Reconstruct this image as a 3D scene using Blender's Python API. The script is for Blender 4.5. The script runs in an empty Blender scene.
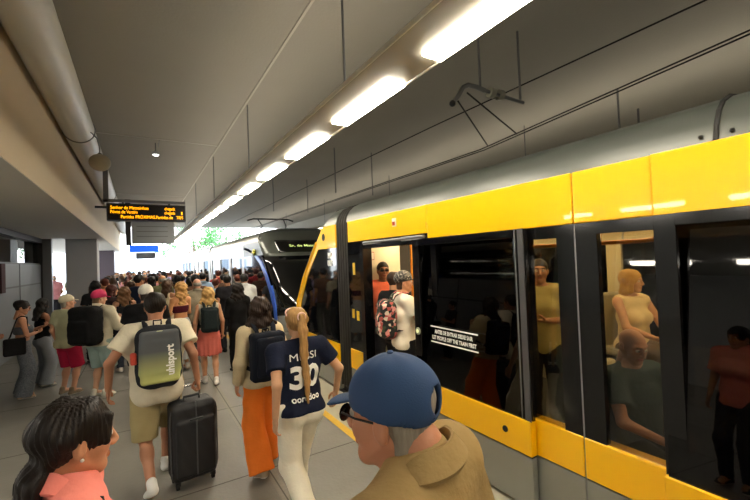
import bpy, bmesh, math, random
import numpy as np
from mathutils import Vector, Matrix
from mathutils.bvhtree import BVHTree
PI = math.pi
random.seed(7); rng = np.random.default_rng(7)
SC = bpy.context.scene
COL = SC.collection

# ------------------------------------------------------------------ camera, world, light, exposure
FPX = 384.0
va = np.array([-235., -17.5, -FPX]); va /= np.linalg.norm(va)          # world +Y (along the track)
vb = np.array([625., 15.2, -FPX]); vb -= va * (va @ vb); vb /= np.linalg.norm(vb)   # world +X
vc = np.cross(vb, va)
CAMZ = 2.0
cam_d = bpy.data.cameras.new('camera'); cam = bpy.data.objects.new('camera', cam_d); COL.objects.link(cam)
cam_d.sensor_width = 36; cam_d.lens = FPX / 750 * 36; cam_d.clip_start = 0.05; cam_d.clip_end = 300
m4 = Matrix.Identity(4)
for j in range(3):
    m4[0][j] = vb[j]; m4[1][j] = va[j]; m4[2][j] = vc[j]
m4[2][3] = CAMZ
cam.matrix_world = m4
SC.camera = cam

SC.view_settings.view_transform = 'Standard'; SC.view_settings.look = 'None'
SC.view_settings.gamma = 1; SC.view_settings.use_curve_mapping = False
SC.view_settings.exposure = 1.1
LAMP = 26.0          # emission of the platform lamp diffusers
SKY = 5.5            # overcast daylight beyond the canopy
TRAMLAMP = 12.0
UPLIGHT = 6.5       # light the trough throws up on the ceiling

w = bpy.data.worlds.new('sky'); SC.world = w; w.use_nodes = True
wn = w.node_tree.nodes; wl = w.node_tree.links
bg = wn['Background']; bg.inputs[1].default_value = SKY
tc = wn.new('ShaderNodeTexCoord'); sp = wn.new('ShaderNodeSeparateXYZ'); wr = wn.new('ShaderNodeValToRGB')
wl.new(tc.outputs['Generated'], sp.inputs[0]); wl.new(sp.outputs['Z'], wr.inputs[0]); wl.new(wr.outputs[0], bg.inputs[0])
wr.color_ramp.elements[0].color = (0.93, 0.96, 1.0, 1); wr.color_ramp.elements[1].color = (0.55, 0.74, 1.0, 1)
sun = bpy.data.lights.new('sun', 'SUN'); sun.energy = 4; sun.angle = 0.02; sun.color = (1, .96, .88)
so = bpy.data.objects.new('sun', sun); COL.objects.link(so); so.rotation_euler = (math.radians(35), 0, math.radians(200))

# ------------------------------------------------------------------ materials
MATS = {}
def srgb(h):
    if isinstance(h, str):
        h = h.lstrip('#'); h = [int(h[i:i+2], 16)/255 for i in (0, 2, 4)]
    return [(c/12.92 if c <= .04045 else ((c+.055)/1.055)**2.4) for c in h[:3]] + [1]
def mat(name, col, rough=.6, metal=0, nscale=0, namt=0, bump=0, bscale=None, emis=0, ecol=None, spec=.5, coat=0, stretch=None):
    if name in MATS: return MATS[name]
    m = bpy.data.materials.new(name); m.use_nodes = True
    nt = m.node_tree; b = nt.nodes['Principled BSDF']
    c = srgb(col)
    b.inputs['Base Color'].default_value = c; b.inputs['Roughness'].default_value = rough
    b.inputs['Metallic'].default_value = metal; b.inputs['Specular IOR Level'].default_value = spec
    b.inputs['Coat Weight'].default_value = coat
    if emis:
        b.inputs['Emission Color'].default_value = srgb(ecol) if ecol else c
        b.inputs['Emission Strength'].default_value = emis
    tc = nt.nodes.new('ShaderNodeTexCoord'); mp = nt.nodes.new('ShaderNodeMapping')
    nt.links.new(tc.outputs['Object'], mp.inputs[0])
    if stretch: mp.inputs['Scale'].default_value = stretch
    if namt:
        n = nt.nodes.new('ShaderNodeTexNoise'); n.inputs['Scale'].default_value = nscale or 5; n.inputs['Detail'].default_value = 4
        nt.links.new(mp.outputs[0], n.inputs['Vector'])
        mx = nt.nodes.new('ShaderNodeMix'); mx.data_type = 'RGBA'
        mx.inputs[6].default_value = [x*(1-namt) for x in c[:3]]+[1]; mx.inputs[7].default_value = [min(1, x*(1+namt)) for x in c[:3]]+[1]
        nt.links.new(n.outputs[0], mx.inputs[0]); nt.links.new(mx.outputs[2], b.inputs['Base Color'])
    if bump:
        n2 = nt.nodes.new('ShaderNodeTexNoise'); n2.inputs['Scale'].default_value = bscale or 60; n2.inputs['Detail'].default_value = 3
        nt.links.new(mp.outputs[0], n2.inputs['Vector'])
        bp = nt.nodes.new('ShaderNodeBump'); bp.inputs['Strength'].default_value = bump; bp.inputs['Distance'].default_value = .01
        nt.links.new(n2.outputs[0], bp.inputs['Height']); nt.links.new(bp.outputs[0], b.inputs['Normal'])
    MATS[name] = m; return m
def cloth(col): return mat('cloth_'+col.strip('#'), col, .85, nscale=9, namt=.1, bump=.35, bscale=45, spec=.2)
def hairm(col): return mat('hair_'+col.strip('#'), col, .5, nscale=14, namt=.45, bump=.25, bscale=30, stretch=(5, 5, .7), spec=.3)
def skinm(col): return mat('skin_'+col.strip('#'), col, .5, nscale=9, namt=.07, bump=.08, bscale=120, spec=.4)
def glass(name, tint, refl_rough=.02):
    if name in MATS: return MATS[name]
    m = bpy.data.materials.new(name); m.use_nodes = True; nt = m.node_tree; nt.nodes.clear()
    o = nt.nodes.new('ShaderNodeOutputMaterial'); t = nt.nodes.new('ShaderNodeBsdfTransparent'); g = nt.nodes.new('ShaderNodeBsdfGlossy')
    f = nt.nodes.new('ShaderNodeFresnel'); f.inputs[0].default_value = 1.52; x = nt.nodes.new('ShaderNodeMixShader')
    t.inputs[0].default_value = (*tint, 1); g.inputs['Roughness'].default_value = refl_rough
    nt.links.new(f.outputs[0], x.inputs[0]); nt.links.new(t.outputs[0], x.inputs[1]); nt.links.new(g.outputs[0], x.inputs[2]); nt.links.new(x.outputs[0], o.inputs[0])
    MATS[name] = m; return m
def concrete(name, col, amt=.16, sc=1.2, rough=.75, joints=None):
    m = mat(name, col, rough, nscale=sc, namt=amt, bump=.25, bscale=30)
    return m

# ------------------------------------------------------------------ object helpers
def link(name, me, parent=None, loc=(0, 0, 0)):
    o = bpy.data.objects.new(name, me); COL.objects.link(o); o.location = loc
    if parent: o.parent = parent
    return o
def thing(name, label, cat, loc=(0, 0, 0), rz=0, group=None):
    o = link(name, None, None, loc); o.rotation_euler = (0, 0, rz); o.empty_display_size = .1
    o['label'] = label; o['category'] = cat
    if group: o['group'] = group
    return o
def tag(o, label, cat, group=None, kind=None):
    o['label'] = label; o['category'] = cat
    if group: o['group'] = group
    if kind: o['kind'] = kind
    return o
def struct(o): o['kind'] = 'structure'; return o

class MB:
    def __init__(s): s.v = []; s.f = []; s.m = []; s.mi = 0
    def add(s, vs, fs, mi=None):
        n = len(s.v); s.v += [tuple(map(float, v)) for v in vs]; s.f += [tuple(int(i)+n for i in f) for f in fs]; s.m += [s.mi if mi is None else mi]*len(fs)
        return s
    def box(s, x0, x1, y0, y1, z0, z1, mi=None):
        v = [(x, y, z) for z in (z0, z1) for y in (y0, y1) for x in (x0, x1)]
        return s.add(v, [(0, 2, 3, 1), (4, 5, 7, 6), (0, 1, 5, 4), (2, 6, 7, 3), (0, 4, 6, 2), (1, 3, 7, 5)], mi)
    def prism(s, poly, axis, a, b, mi=None):
        # poly: 2D points in the other two axes, extruded along axis from a to b
        def P(p, t):
            if axis == 'x': return (t, p[0], p[1])
            if axis == 'y': return (p[0], t, p[1])
            return (p[0], p[1], t)
        n = len(poly)
        return s.add([P(p, a) for p in poly]+[P(p, b) for p in poly],
              [tuple(range(n))[::-1], tuple(range(n, 2*n))]+[(i, (i+1) % n, n+(i+1) % n, n+i) for i in range(n)], mi)
    def tube(s, path, r, n=10, mi=None, flat=None, up=(0, 0, 1)):
        P = [Vector(p) for p in path]; rs = r if hasattr(r, '__len__') else [r]*len(P)
        rings = []; prev = None
        for i, p in enumerate(P):
            t = (P[min(i+1, len(P)-1)]-P[max(i-1, 0)]).normalized()
            if prev is None:
                u = Vector(up); u = u - t*u.dot(t)
                if u.length < 1e-3: u = Vector((1, 0, 0)); u = u-t*u.dot(t)
            else: u = prev - t*prev.dot(t)
            u.normalize(); prev = u; v = t.cross(u)
            fl = flat if flat else 1
            rings.append([p+u*math.cos(2*PI*k/n)*rs[i]*fl+v*math.sin(2*PI*k/n)*rs[i] for k in range(n)])
        vs = [q for rg in rings for q in rg]; fs = []
        for i in range(len(P)-1):
            for k in range(n): fs.append((i*n+k, i*n+(k+1) % n, (i+1)*n+(k+1) % n, (i+1)*n+k))
        fs.append(tuple(range(n))[::-1]); fs.append(tuple((len(P)-1)*n+k for k in range(n)))
        return s.add(vs, fs, mi)
    def ball(s, c, r, n=12, mi=None):
        r = r if hasattr(r, '__len__') else (r, r, r); vs = [(c[0], c[1], c[2]-r[2])]; m = n//2
        for i in range(1, m):
            a = -PI/2+PI*i/m
            vs += [(c[0]+r[0]*math.cos(a)*math.cos(2*PI*k/n), c[1]+r[1]*math.cos(a)*math.sin(2*PI*k/n), c[2]+r[2]*math.sin(a)) for k in range(n)]
        vs.append((c[0], c[1], c[2]+r[2])); L = len(vs)-1
        fs = [(0, 1+(k+1) % n, 1+k) for k in range(n)]
        for i in range(m-2):
            fs += [(1+i*n+k, 1+i*n+(k+1) % n, 1+(i+1)*n+(k+1) % n, 1+(i+1)*n+k) for k in range(n)]
        fs += [(L, 1+(m-2)*n+k, 1+(m-2)*n+(k+1) % n) for k in range(n)]
        return s.add(vs, fs, mi)
    def build(s, name, mats, parent=None, smooth=False, bevel=0, loc=(0, 0, 0)):
        me = bpy.data.meshes.new(name); off = Vector(loc)
        me.from_pydata([tuple(Vector(v)-off) for v in s.v] if loc != (0, 0, 0) else s.v, [], s.f)
        for m in (mats if isinstance(mats, (list, tuple)) else [mats]): me.materials.append(m)
        me.polygons.foreach_set('material_index', s.m)
        bm = bmesh.new(); bm.from_mesh(me); bmesh.ops.recalc_face_normals(bm, faces=bm.faces); bm.to_mesh(me); bm.free()
        if smooth:
            me.polygons.foreach_set('use_smooth', [True]*len(me.polygons))
            me.set_sharp_from_angle(angle=math.radians(45))
        o = link(name, me, parent, loc)
        if bevel:
            md = o.modifiers.new('bevel', 'BEVEL'); md.width = bevel; md.segments = 2; md.limit_method = 'ANGLE'
        return o
def box(name, m, parent, x0, x1, y0, y1, z0, z1, bevel=0):
    c = ((x0+x1)/2, (y0+y1)/2, min(z0, z1)) if parent is None else (0, 0, 0)
    return MB().box(x0, x1, y0, y1, z0, z1).build(name, m, parent, bevel=bevel, loc=c)

def text_tris(s, size, width=None, bold=0):
    cu = bpy.data.curves.new('t', 'FONT'); cu.body = s; cu.size = size; cu.align_x = 'CENTER'; cu.align_y = 'CENTER'; cu.offset = bold
    cu.resolution_u = 3
    o = bpy.data.objects.new('t', cu); COL.objects.link(o); bpy.context.view_layer.update()
    me = bpy.data.meshes.new_from_object(o.evaluated_get(bpy.context.evaluated_depsgraph_get()))
    bm = bmesh.new(); bm.from_mesh(me); bmesh.ops.triangulate(bm, faces=bm.faces)
    for _ in range(3):
        es = [e for e in bm.edges if e.calc_length() > .03]
        if size < .05 or not es: break
        bmesh.ops.subdivide_edges(bm, edges=es, cuts=1); bmesh.ops.triangulate(bm, faces=bm.faces)
    vs = np.array([v.co[:] for v in bm.verts]); fs = [tuple(v.index for v in f.verts) for f in bm.faces]
    bm.free(); bpy.data.objects.remove(o); bpy.data.meshes.remove(me); bpy.data.curves.remove(cu)
    if width and len(vs): vs[:, 0] *= width/(vs[:, 0].max()-vs[:, 0].min())
    return vs, fs
def text(name, s, size, origin, right, up, m, parent=None, width=None, bold=0):
    vs, fs = text_tris(s, size, width, bold); o = np.array(origin); r = np.array(right, float); u = np.array(up, float)
    return MB().add([o+v[0]*r+v[1]*u for v in vs], fs).build(name, m, parent)

# ------------------------------------------------------------------ the station
m_floor = concrete('platform_concrete', '#7d7a73', .3, 1.6, .5)
m_ceil = concrete('ceiling_concrete', '#949289', .07, .8, .8)
m_wallw = concrete('wall_plaster', '#c9baa0', .06, .7, .8)
m_soff = concrete('soffit_plaster', '#d6d6d2', .05, .7, .8)
m_col = concrete('pillar_concrete', '#a4a6a8', .08, 1.5, .7)
m_dark = mat('dark_joint', '#3d3a36', .8)
m_ydline = mat('yellow_line_paint', '#c9a02c', .6, nscale=20, namt=.15)
m_edge = concrete('edge_stone', '#a09a86', .1, 6, .7)
m_blk = mat('black_metal', '#1b1c1e', .45)
m_gry = mat('grey_metal', '#6f7173', .4, .3)
m_lgry = mat('light_grey_paint', '#a7a9a8', .45)
m_lamp = mat('lamp_diffuser', '#fff4dc', .5, emis=LAMP, ecol='#fff3dc')
m_rail = mat('rail_steel', '#6b625a', .35, .8)
m_bal = concrete('ballast', '#4b4641', .3, 25, .95)

Y0, Y1 = -6.0, 29.0
EDGE = 2.575
struct(box('floor', m_floor, None, -8, 1.98, Y0, 60, -.9, 0))
# tiled edge: yellow line, pale strip
struct(box('trim_1', m_ydline, None, 1.98, 2.07, Y0, 60, -.9, .001))
struct(box('trim_2', m_edge, None, 2.07, EDGE, Y0, 60, -.9, .0005))
b = MB()
for y in range(-4, 50, 1):
    yy = y*1.9-.0
    b.box(-8, 1.98, yy-.006, yy+.006, 0, .0012)
for x in (1.022, -1.0, -3.0): b.box(x-.006, x+.006, Y0, 60, 0, .0013)
b.box(.98, 1.07, Y0, 60, .0, .0009, 1)
struct(b.build('trim_3', [mat('floor_joint', '#57544d', .8), mat('guide_strip', '#8a867c', .7, nscale=30, namt=.2)]))
struct(box('trim_4', m_bal, None, EDGE, 9.0, Y0, 60, -.95, -.6))
b = MB(); 
for x in (3.2, 4.63): b.box(x-.035, x+.035, Y0, 60, -.6, -.45)
struct(b.build('trim_5', m_rail))
struct(box('ceiling', m_ceil, None, -1.3, 9.0, Y0, Y1, 4.6, 4.9))
b = MB(); b.box(1.505, 1.535, Y0, Y1, 4.585, 4.6)
for y in (1.5, 8.9, 16, 22): b.box(-1.0, 1.5, y-.012, y+.012, 4.592, 4.6)
struct(b.build('trim_6', mat('ceiling_joint', '#b5b2aa', .7)))
struct(box('wall_left', m_wallw, None, -1.3, -1.0, Y0, Y1, 3.003, 4.6))
struct(box('trim_7', m_soff, None, -8, -1.004, Y0, Y1, 2.998, 3.3))
struct(box('wall_right', m_ceil, None, 9.0, 9.3, Y0, Y1, -.9, 4.9))
struct(box('wall_back', m_ceil, None, -8, 9.3, Y0-.3, Y0, -.9, 4.9))
struct(box('wall_far_left', m_col, None, -8.3, -8, Y0, 15.5, 0, 3.3))
# glazed room on the left
m_wp = mat('kiosk_panel', '#707376', .5, nscale=3, namt=.08)
m_roomglass = glass('room_glass', (.7, .78, .74))
b = MB(); b.box(-2.75, -2.6, 6, 15.5, 0, 2.2); struct(b.build('wall_kiosk', m_wp))
b = MB(); b.box(-2.61, -2.595, 6, 15.5, 1.62, 1.66)
for y in (8.2, 10.6, 13.0): b.box(-2.6, -2.59, y-.02, y+.02, 0, 2.2)
struct(b.build('trim_8', mat('panel_joint', '#3f4042', .5)))
b = MB(); b.box(-2.76, -2.56, 6, 15.6, 2.86, 3.0); b.box(-2.76, -2.56, 15.45, 15.6, 0, 2.9); b.box(-2.72, -2.62, 6, 15.5, 2.18, 2.24)
w1 = struct(b.build('window_1', m_blk))
MB().box(-2.69, -2.67, 6, 15.45, 2.24, 2.86).build('window_pane', m_roomglass, w1)
struct(box('wall_kiosk_end', m_col, None, -8, -2.76, 15.5, 15.75, 0, 3.0))
struct(box('trim_9', m_gry, None, -2.56, -2.35, 15.5, 15.7, 0, 3.0))
tag(box('pillar', m_col, None, -2.02, -1.2, 15.6, 16.4, 0, 3.0, .01), 'wide square grey concrete pillar behind the pink-capped man', 'pillar')
for (x0, x1, y0, y1) in ((-2.0, -1.2, 25.5, 26.3),):
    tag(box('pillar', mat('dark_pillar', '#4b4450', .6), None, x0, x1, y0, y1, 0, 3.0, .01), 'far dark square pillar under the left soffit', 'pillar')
tag(box('leaning_red_panel', mat('dark_red_panel', '#360c0e', .8), None, -2.585, -2.555, 11.3, 11.6, 1.55, 2.2), 'narrow dark red panel on the kiosk wall at the left edge', 'panel')

struct(box('wall_kiosk_back', mat('kiosk_back_paint', '#9aa8a2', .7), None, -4.4, -4.3, 6, 15.5, 0, 2.99))
for i, y in enumerate((8.5, 11.0, 13.5)):  # fill lights added to brighten the kiosk interior and its back wall
    o = MB().box(-.3, .3, -.06, .06, -.03, 0).build('kiosk_fill', mat('kiosk_fill', '#f4fff8', .5, emis=25), None, loc=(0, 0, 0)); o.location = (-3.5, y, 2.996)
    tag(o, ('first', 'second', 'third')[i]+' small added fill light inside the glazed room, counted from the near end', 'lamp', 'added fill lights in the glazed room')
# big pipe along the left wall
m_pipe = mat('pipe_paint', '#c4c6c3', .5, nscale=2, namt=.05)
pt = thing('ventilation_pipe', 'large pale grey pipe running along the top of the left wall', 'pipe', (-.79, Y0, 4.24))
MB().tube([(0, 0, 0), (0, 34, 0)], .21, 32).build('pipe', m_pipe, pt, smooth=True)
for y in (7.6, 14, 20, 26):
    MB().tube([(.215*math.cos(a), y-Y0, .215*math.sin(a)) for a in [PI*.0+i*PI/12-.6 for i in range(26)]], .012, 6).build('pipe_clamp', m_gry, pt, smooth=True)
# disc-shaped pendant on the pipe
pd = thing('pendant_lamp', 'small unlit rounded pendant lamp hanging beside the pipe', 'lamp', (-.50, 7.3, 3.66))
MB().ball((0, 0, .0), (.145, .145, .135), 20).build('lamp_shade', mat('opal_shade', '#9a927f', .5), pd, smooth=True)
MB().ball((0, 0, .12), (.035, .035, .035), 12).build('lamp_holder', m_blk, pd, smooth=True)
MB().tube([(0, 0, .12), (-.0, 0, .24), (-.03, 0, .38), (-.10, .02, .46), (-.22, .05, .52)], .009, 8).build('stem', m_gry, pd, smooth=True)
# ceiling spotlight further on
cs = thing('ceiling_spotlight', 'small round spotlight under the ceiling above the platform', 'lamp', (.33, 9.2, 4.35))
MB().tube([(0, 0, 0), (0, 0, .06)], .07, 16).build('housing', m_lgry, cs, smooth=True)
MB().tube([(0, 0, -.01), (0, 0, .0)], .05, 16).build('lamp_lens', mat('spot_lens', '#ffffff', .3, emis=6), cs)
MB().tube([(0, 0, .06), (0, 0, .25)], .012, 8).build('stem', m_gry, cs)
MB().tube([(.05, -.5, 4.52-4.35), (.05, .0, .17), (.05, .0, .25)], .008, 6).build('conduit', m_gry, cs)

# suspended lamp trough: one continuous housing, lamps set in it
m_house = mat('trough_paint', '#8b877c', .5, .0)
FX, FZ, PER = 1.62, 3.4, 1.457
ft = thing('lamp_trough', 'long suspended metal trough carrying the strip lamps above the platform edge', 'light fitting', (FX, 0, FZ))
b = MB()
prof = [(-.19, .0), (-.19, .015), (-.1, .10), (.16, .10), (.245, .015), (.245, .0)]
b.prism(prof, 'y', Y0+.2, 27.5)
b.build('housing', m_house, ft)
MB().box(.236, .25, Y0+.2, 27.5, -.012, .02).build('edge_strip', mat('bright_strip', '#d8d4c8', .4), ft)
MB().box(-.2, -.188, Y0+.2, 27.5, -.012, .02).build('edge_strip', mat('bright_strip', '#d8d4c8', .4), ft)
y = 2.94-.0
k = 0
while y < 27: 
    MB().tube([(-.06, y, .1), (-.06, y, 4.6-FZ)], .011, 8).build('hanger', m_gry, ft); y += 3.45
MB().tube([(-.06, -.5, .1), (-.06, -.5, 4.6-FZ)], .011, 8).build('hanger', m_gry, ft)
MB().box(-.02, .08, Y0+.4, 27.3, .1, .112).build('uplight_diffuser', mat('uplight', '#fff4e2', .5, emis=UPLIGHT, ecol='#fff0da'), ft)
fill_trough = thing('lamp_trough', 'added fill light built as a suspended trough, hidden behind the trams', 'light fitting', (6.75, 0, FZ))  # added trough, unseen behind the trams, gives extra light to the hall
b = MB(); b.prism(prof, 'y', Y0+.2, 27.5); b.build('housing', m_house, fill_trough)
MB().box(-.10, .12, Y0+.3, 27.3, -.022, -.002).build('lamp_diffuser', mat('fill_diffuser', '#fff4dc', .5, emis=LAMP*.5, ecol='#fff3dc'), fill_trough)
MB().box(-.02, .08, Y0+.4, 27.3, .1, .112).build('uplight_diffuser', MATS['uplight'], fill_trough)
for y in range(-5, 27, 5): MB().tube([(0, y, .1), (0, y, 4.6-FZ)], .011, 8).build('hanger', m_gry, fill_trough)
i0 = -5
for i in range(i0, 17):
    y1 = 2.464+i*PER; y0 = y1
    order = ['first', 'second', 'third', 'fourth', 'fifth', 'sixth', 'seventh', 'eighth', 'ninth', 'tenth']
    lab = ('bright strip lamp in the platform trough, the '+order[i+1]+' one in view from the camera' if 0 <= i+1 < 10 else 'one of the small bright strip lamps at the far end of the platform trough' if i > 0 else 'bright strip lamp in the platform trough above or behind the camera')
    lo = MB().box(.065, .232, 0, 1.02, -.022, -.002).build('strip_lamp', m_lamp, None)
    lo.location = (FX, y0, FZ-.0)
    tag(lo, lab, 'lamp', 'strip lamps in the suspended trough')

# strip lamps under the left soffit
for i in range(15):
    y0 = -4.6+i*2.05
    lo = MB().box(-.09, .09, 0, 1.25, -.09, 0).build('soffit_lamp', mat('soffit_lamp_diffuser', '#fff8ea', .5, emis=LAMP*.75, ecol='#fff6e6'), None)
    lo.location = (-5.0, y0, 2.997)
    tag(lo, 'bright strip lamp under the left soffit, seen past the kiosk end' if y0 > 15.6 else 'strip lamp under the left soffit, seen as a white dash mirrored in the tram glass', 'lamp', 'strip lamps under the left soffit')

# departures display
m_led = mat('led_amber', '#ffb400', .5, emis=1.5, ecol='#ffa000')
ds = thing('departure_display', 'black departures display with amber lettering hanging from a grey arm', 'sign', (-.50, 8.5, 2.885))
SX = 8.5/8
b = MB().box(0, 1.30, -.02, .2, .0, .315); b.build('display_case', m_blk, ds, bevel=.006)
MB().box(.02, 1.28, -.024, -.02, .02, .295).build('display_screen', mat('screen_black', '#120c0c', .2), ds)
for s_, x, z, wd in (('Senhor de Matosinhos', .36, .235, .60), ('Póvoa de Varzim', .27, .155, .42), ('Partidas', .32, .065, .20), ('PRÓXIMAS.Partidas.de', .76, .065, .62), ('TRM', 1.19, .065, .11), ('chegada', 1.02, .235, .18), ('chegada', 1.02, .155, .18), ('1', 1.23, .15, .02)):
    text('lettering', s_, .085, (x, -.028, z), (1, 0, 0), (0, 0, 1), m_led, ds, width=wd, bold=0)
MB().box(-.06, 1.30, .05, .13, .35, .40).build('hanging_arm', m_gry, ds)
MB().box(-.05, .03, .05, .13, .35, 1.16).build('post', m_gry, ds)
MB().box(-.12, .03, .06, .12, 1.1, 1.16).build('pipe_bracket', m_gry, ds)
for x in (.25, 1.02): MB().tube([(x, .09, .3), (x, .09, .36)], .02, 8).build('bolt', m_blk, ds)
# information totem behind it
ip = thing('information_panel', 'grey hanging information panel with a bright blue sign under it, behind the departures display', 'sign', (-.34, 12.6, 0))
MB().box(.16, 1.22, 0, .08, 2.66, 3.72).build('panel', mat('panel_grey', '#8d9296', .5), ip, bevel=.01)
for z in (2.86, 3.0, 3.14, 3.28):
    MB().box(.28, 1.05, -.006, 0, z, z+.018).build('lettering', mat('panel_line', '#5f6468', .5), ip)
MB().box(.02, .15, 0, .12, 2.62, 3.9).build('post', m_blk, ip)
MB().box(-.66, .15, .02, .1, 3.64, 3.70).build('wall_arm', m_blk, ip)
MB().box(.10, .80, 0, .08, 2.43, 2.62).build('blue_sign', mat('sign_blue', '#1450e0', .4, emis=.8), ip)
MB().box(.25, .72, 0, .08, 2.24, 2.41).build('sign_plate', mat('sign_grey', '#6f7a8c', .4), ip)

# ---- overhead line
m_wire = mat('wire', '#1e1c1b', .5, .3)
def wire(path, r, lab):
    o = MB().tube(path, r, 6).build('overhead_wire', m_wire, None, loc=path[0]); tag(o, lab, 'wire')
wire([(3.93, -5, 3.77), (3.93, .92, 3.603), (3.93, 3.6, 3.41), (3.93, 12, 3.42), (3.93, 28, 3.42)], .008, 'lower left twin contact wire above the yellow tram roof')
wire([(4.0, -5, 3.77), (4.0, .92, 3.603), (4.0, 3.6, 3.41), (4.0, 12, 3.42), (4.0, 28, 3.42)], .008, 'lower right twin contact wire above the yellow tram roof')
wire([(3.93, -5, 3.97), (3.93, 1.17, 3.98), (3.93, 4.5, 4.02), (3.93, 28, 4.05)], .009, 'upper carrier wire of the overhead line')
br = thing('wire_bracket', 'grey overhead wire bracket hanging from two rods under the ceiling', 'bracket', (3.3, 2.95, 3.6))
# px-derived points on the plane Y about 2.95
def R3(p): return (p[0]-3.3, p[1]-2.95, p[2]-3.6)
MB().tube([R3((3.3, 2.99, 4.599)), R3((3.3, 2.99, 3.86))], .014, 8).build('rod', m_gry, br)
MB().tube([R3((3.83, 2.87, 4.599)), R3((3.83, 2.87, 3.79))], .014, 8).build('rod', m_gry, br)
MB().tube([R3(p) for p in ((2.84, 2.96, 3.60), (2.93, 2.96, 3.70), (3.0, 2.96, 3.80), (3.08, 2.96, 3.845), (3.2, 2.96, 3.85), (3.32, 2.95, 3.83))], .026, 10).build('curved_arm', m_gry, br, smooth=True)
MB().tube([R3(p) for p in ((3.32, 2.95, 3.83), (3.88, 2.87, 3.76))], .02, 10).build('cross_arm', m_gry, br, smooth=True)
for x in (3.42, 3.56): MB().tube([R3((x-.03, 2.94, 3.82)), R3((x+.03, 2.93, 3.815))], .058, 14).build('insulator', mat('insulator', '#8b8a7e', .4), br, smooth=True)
MB().tube([R3(p) for p in ((2.92, 2.96, 3.64), (3.95, 3.5, 3.44))], .009, 8).build('steady_arm', m_wire, br)
MB().tube([R3(p) for p in ((3.0, 2.9, 3.72), (3.97, 3.05, 3.46))], .009, 8).build('steady_arm', m_wire, br)
MB().ball(R3((2.84, 2.96, 3.60)), .035, 10).build('end_clamp', m_blk, br)
for x, y, lb in ((3.9, 8.0, 'dark ceiling rod right of the lamp trough, nearest of those over the far tram front'), (4.9, 8.0, 'dark ceiling rod over the right half of the far tram front'), (3.5, 11.5, 'dark ceiling rod over the left roof edge of the far tram'), (4.6, 11.5, 'dark ceiling rod over the middle of the far tram roof')):
    o = MB().tube([(x, y, 3.55), (x, y, 4.6)], .014, 8).build('hanger_rod', m_gry, None, loc=(x, y, 3.55)); tag(o, lb, 'rod', 'rods above the far tram')

# ------------------------------------------------------------------ daylight end: ground, trees, buildings
struct(box('ground', concrete('outside_paving', '#b9b4a8', .1, .5, .9), None, -70, 70, 60, 130, -1, -.05))
struct(box('ground_left', concrete('outside_paving', '#b9b4a8', .1, .5, .9), None, -70, -8.3, Y0, 60, -1, -.05))
struct(box('ground_right', concrete('outside_paving', '#b9b4a8', .1, .5, .9), None, 9.3, 70, Y0, 60, -1, -.05))
m_leaf = mat('leaves', '#4f8a48', .6, nscale=2, namt=.3); m_bark = mat('bark', '#6b5a48', .9)
def tree(x, y, h, r, lab):
    t = thing('tree', lab, 'tree', (x, y, -.05))
    tr = MB().tube([(0, 0, 0), (.1, 0, h*.4), (0, .1, h*.75)], [.22, .16, .06], 10)
    for a in range(5): tr.tube([(.05, 0, h*.4), (math.cos(a*1.3)*r*.6, math.sin(a*1.3)*r*.6, h*.75)], [.09, .03], 6)
    tr.build('trunk', m_bark, t, smooth=True)
    N = 2600; d = rng.normal(size=(N, 3)); d /= np.linalg.norm(d, axis=1)[:, None]
    cl = rng.normal(size=(14, 3))*[r*.5, r*.5, r*.33]; c = cl[rng.integers(0, 14, N)]
    p = c+d*(rng.random((N, 1))**.4)*r*.42+[0, 0, h*.78]
    a = rng.normal(size=(N, 3)); a /= np.linalg.norm(a, axis=1)[:, None]; bb = np.cross(a, d); bb /= np.linalg.norm(bb, axis=1)[:, None]
    s = .13
    vs = np.stack([p+a*s, p+bb*s*.6, p-a*s, p-bb*s*.6], 1).reshape(-1, 3)
    MB().add(vs, np.arange(N*4).reshape(-1, 4)).build('crown', m_leaf, t)
tree(5.0, 46, 6.6, 2.6, 'pale green tree in daylight beyond the canopy, over the lamp row end')
tree(9.8, 54, 7.6, 3.2, 'leafy tree in daylight above the far tram roof')
tree(-9.5, 40, 5.0, 2.2, 'small tree outside behind the left pillars')
hb = thing('building', 'pale building in glaring daylight at the far end of the platform', 'building', (-4, 70, -.05))
MB().box(-9, 7.6, 0, 8, 0, 4.2).build('wall', mat('pale_wall', '#dcdcdc', .8), hb)
MB().box(-9.3, 7.9, -.3, 8.3, 4.2, 4.5).build('roof', mat('pale_roof', '#b9bcc0', .8), hb)
for x in (-7, -4, -1, 2, 5): MB().box(x, x+1.3, -.03, 0, 1.2, 2.9).build('window', mat('far_window', '#7f8c99', .3), hb)

# ------------------------------------------------------------------ the trams
m_yel = mat('tram_yellow', '#f8bb00', .28, nscale=3, namt=.03, coat=.4)
m_sil = mat('tram_silver', '#8b8c86', .38, .35, nscale=5, namt=.05)
m_roof = mat('tram_roof_grey', '#494d49', .36, .2, nscale=2, namt=.05)
m_gl = mat('tram_black_glass', '#090a0c', .05, spec=.6)
m_frit = mat('black_gloss_trim', '#0c0c0d', .12)
m_rub = mat('rubber', '#131313', .7)
m_leafg = glass('door_glass', (.10, .095, .085))
m_clr = glass('clear_window_glass', (.62, .60, .52))
m_bel = mat('bellows', '#2f2c29', .6)
m_cream = mat('interior_cream', '#cbbf9c', .5)
m_iflo = mat('interior_floor', '#3c3b3c', .6)
m_seat = mat('seat_grey', '#9d9784', .5)
m_rale = mat('grab_rail_yellow', '#e08a10', .3)
m_ilamp = mat('interior_lamp', '#ffe9c2', .5, emis=TRAMLAMP, ecol='#ffe2b0')
m_white = mat('white_print', '#f3f3ee', .5)
XS, XF = 2.6, 5.25
ROOFP = [(2.60, 2.55), (2.625, 2.64), (2.67, 2.72), (2.74, 2.785), (2.85, 2.835), (3.1, 2.88), (3.9, 2.92)]
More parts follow.
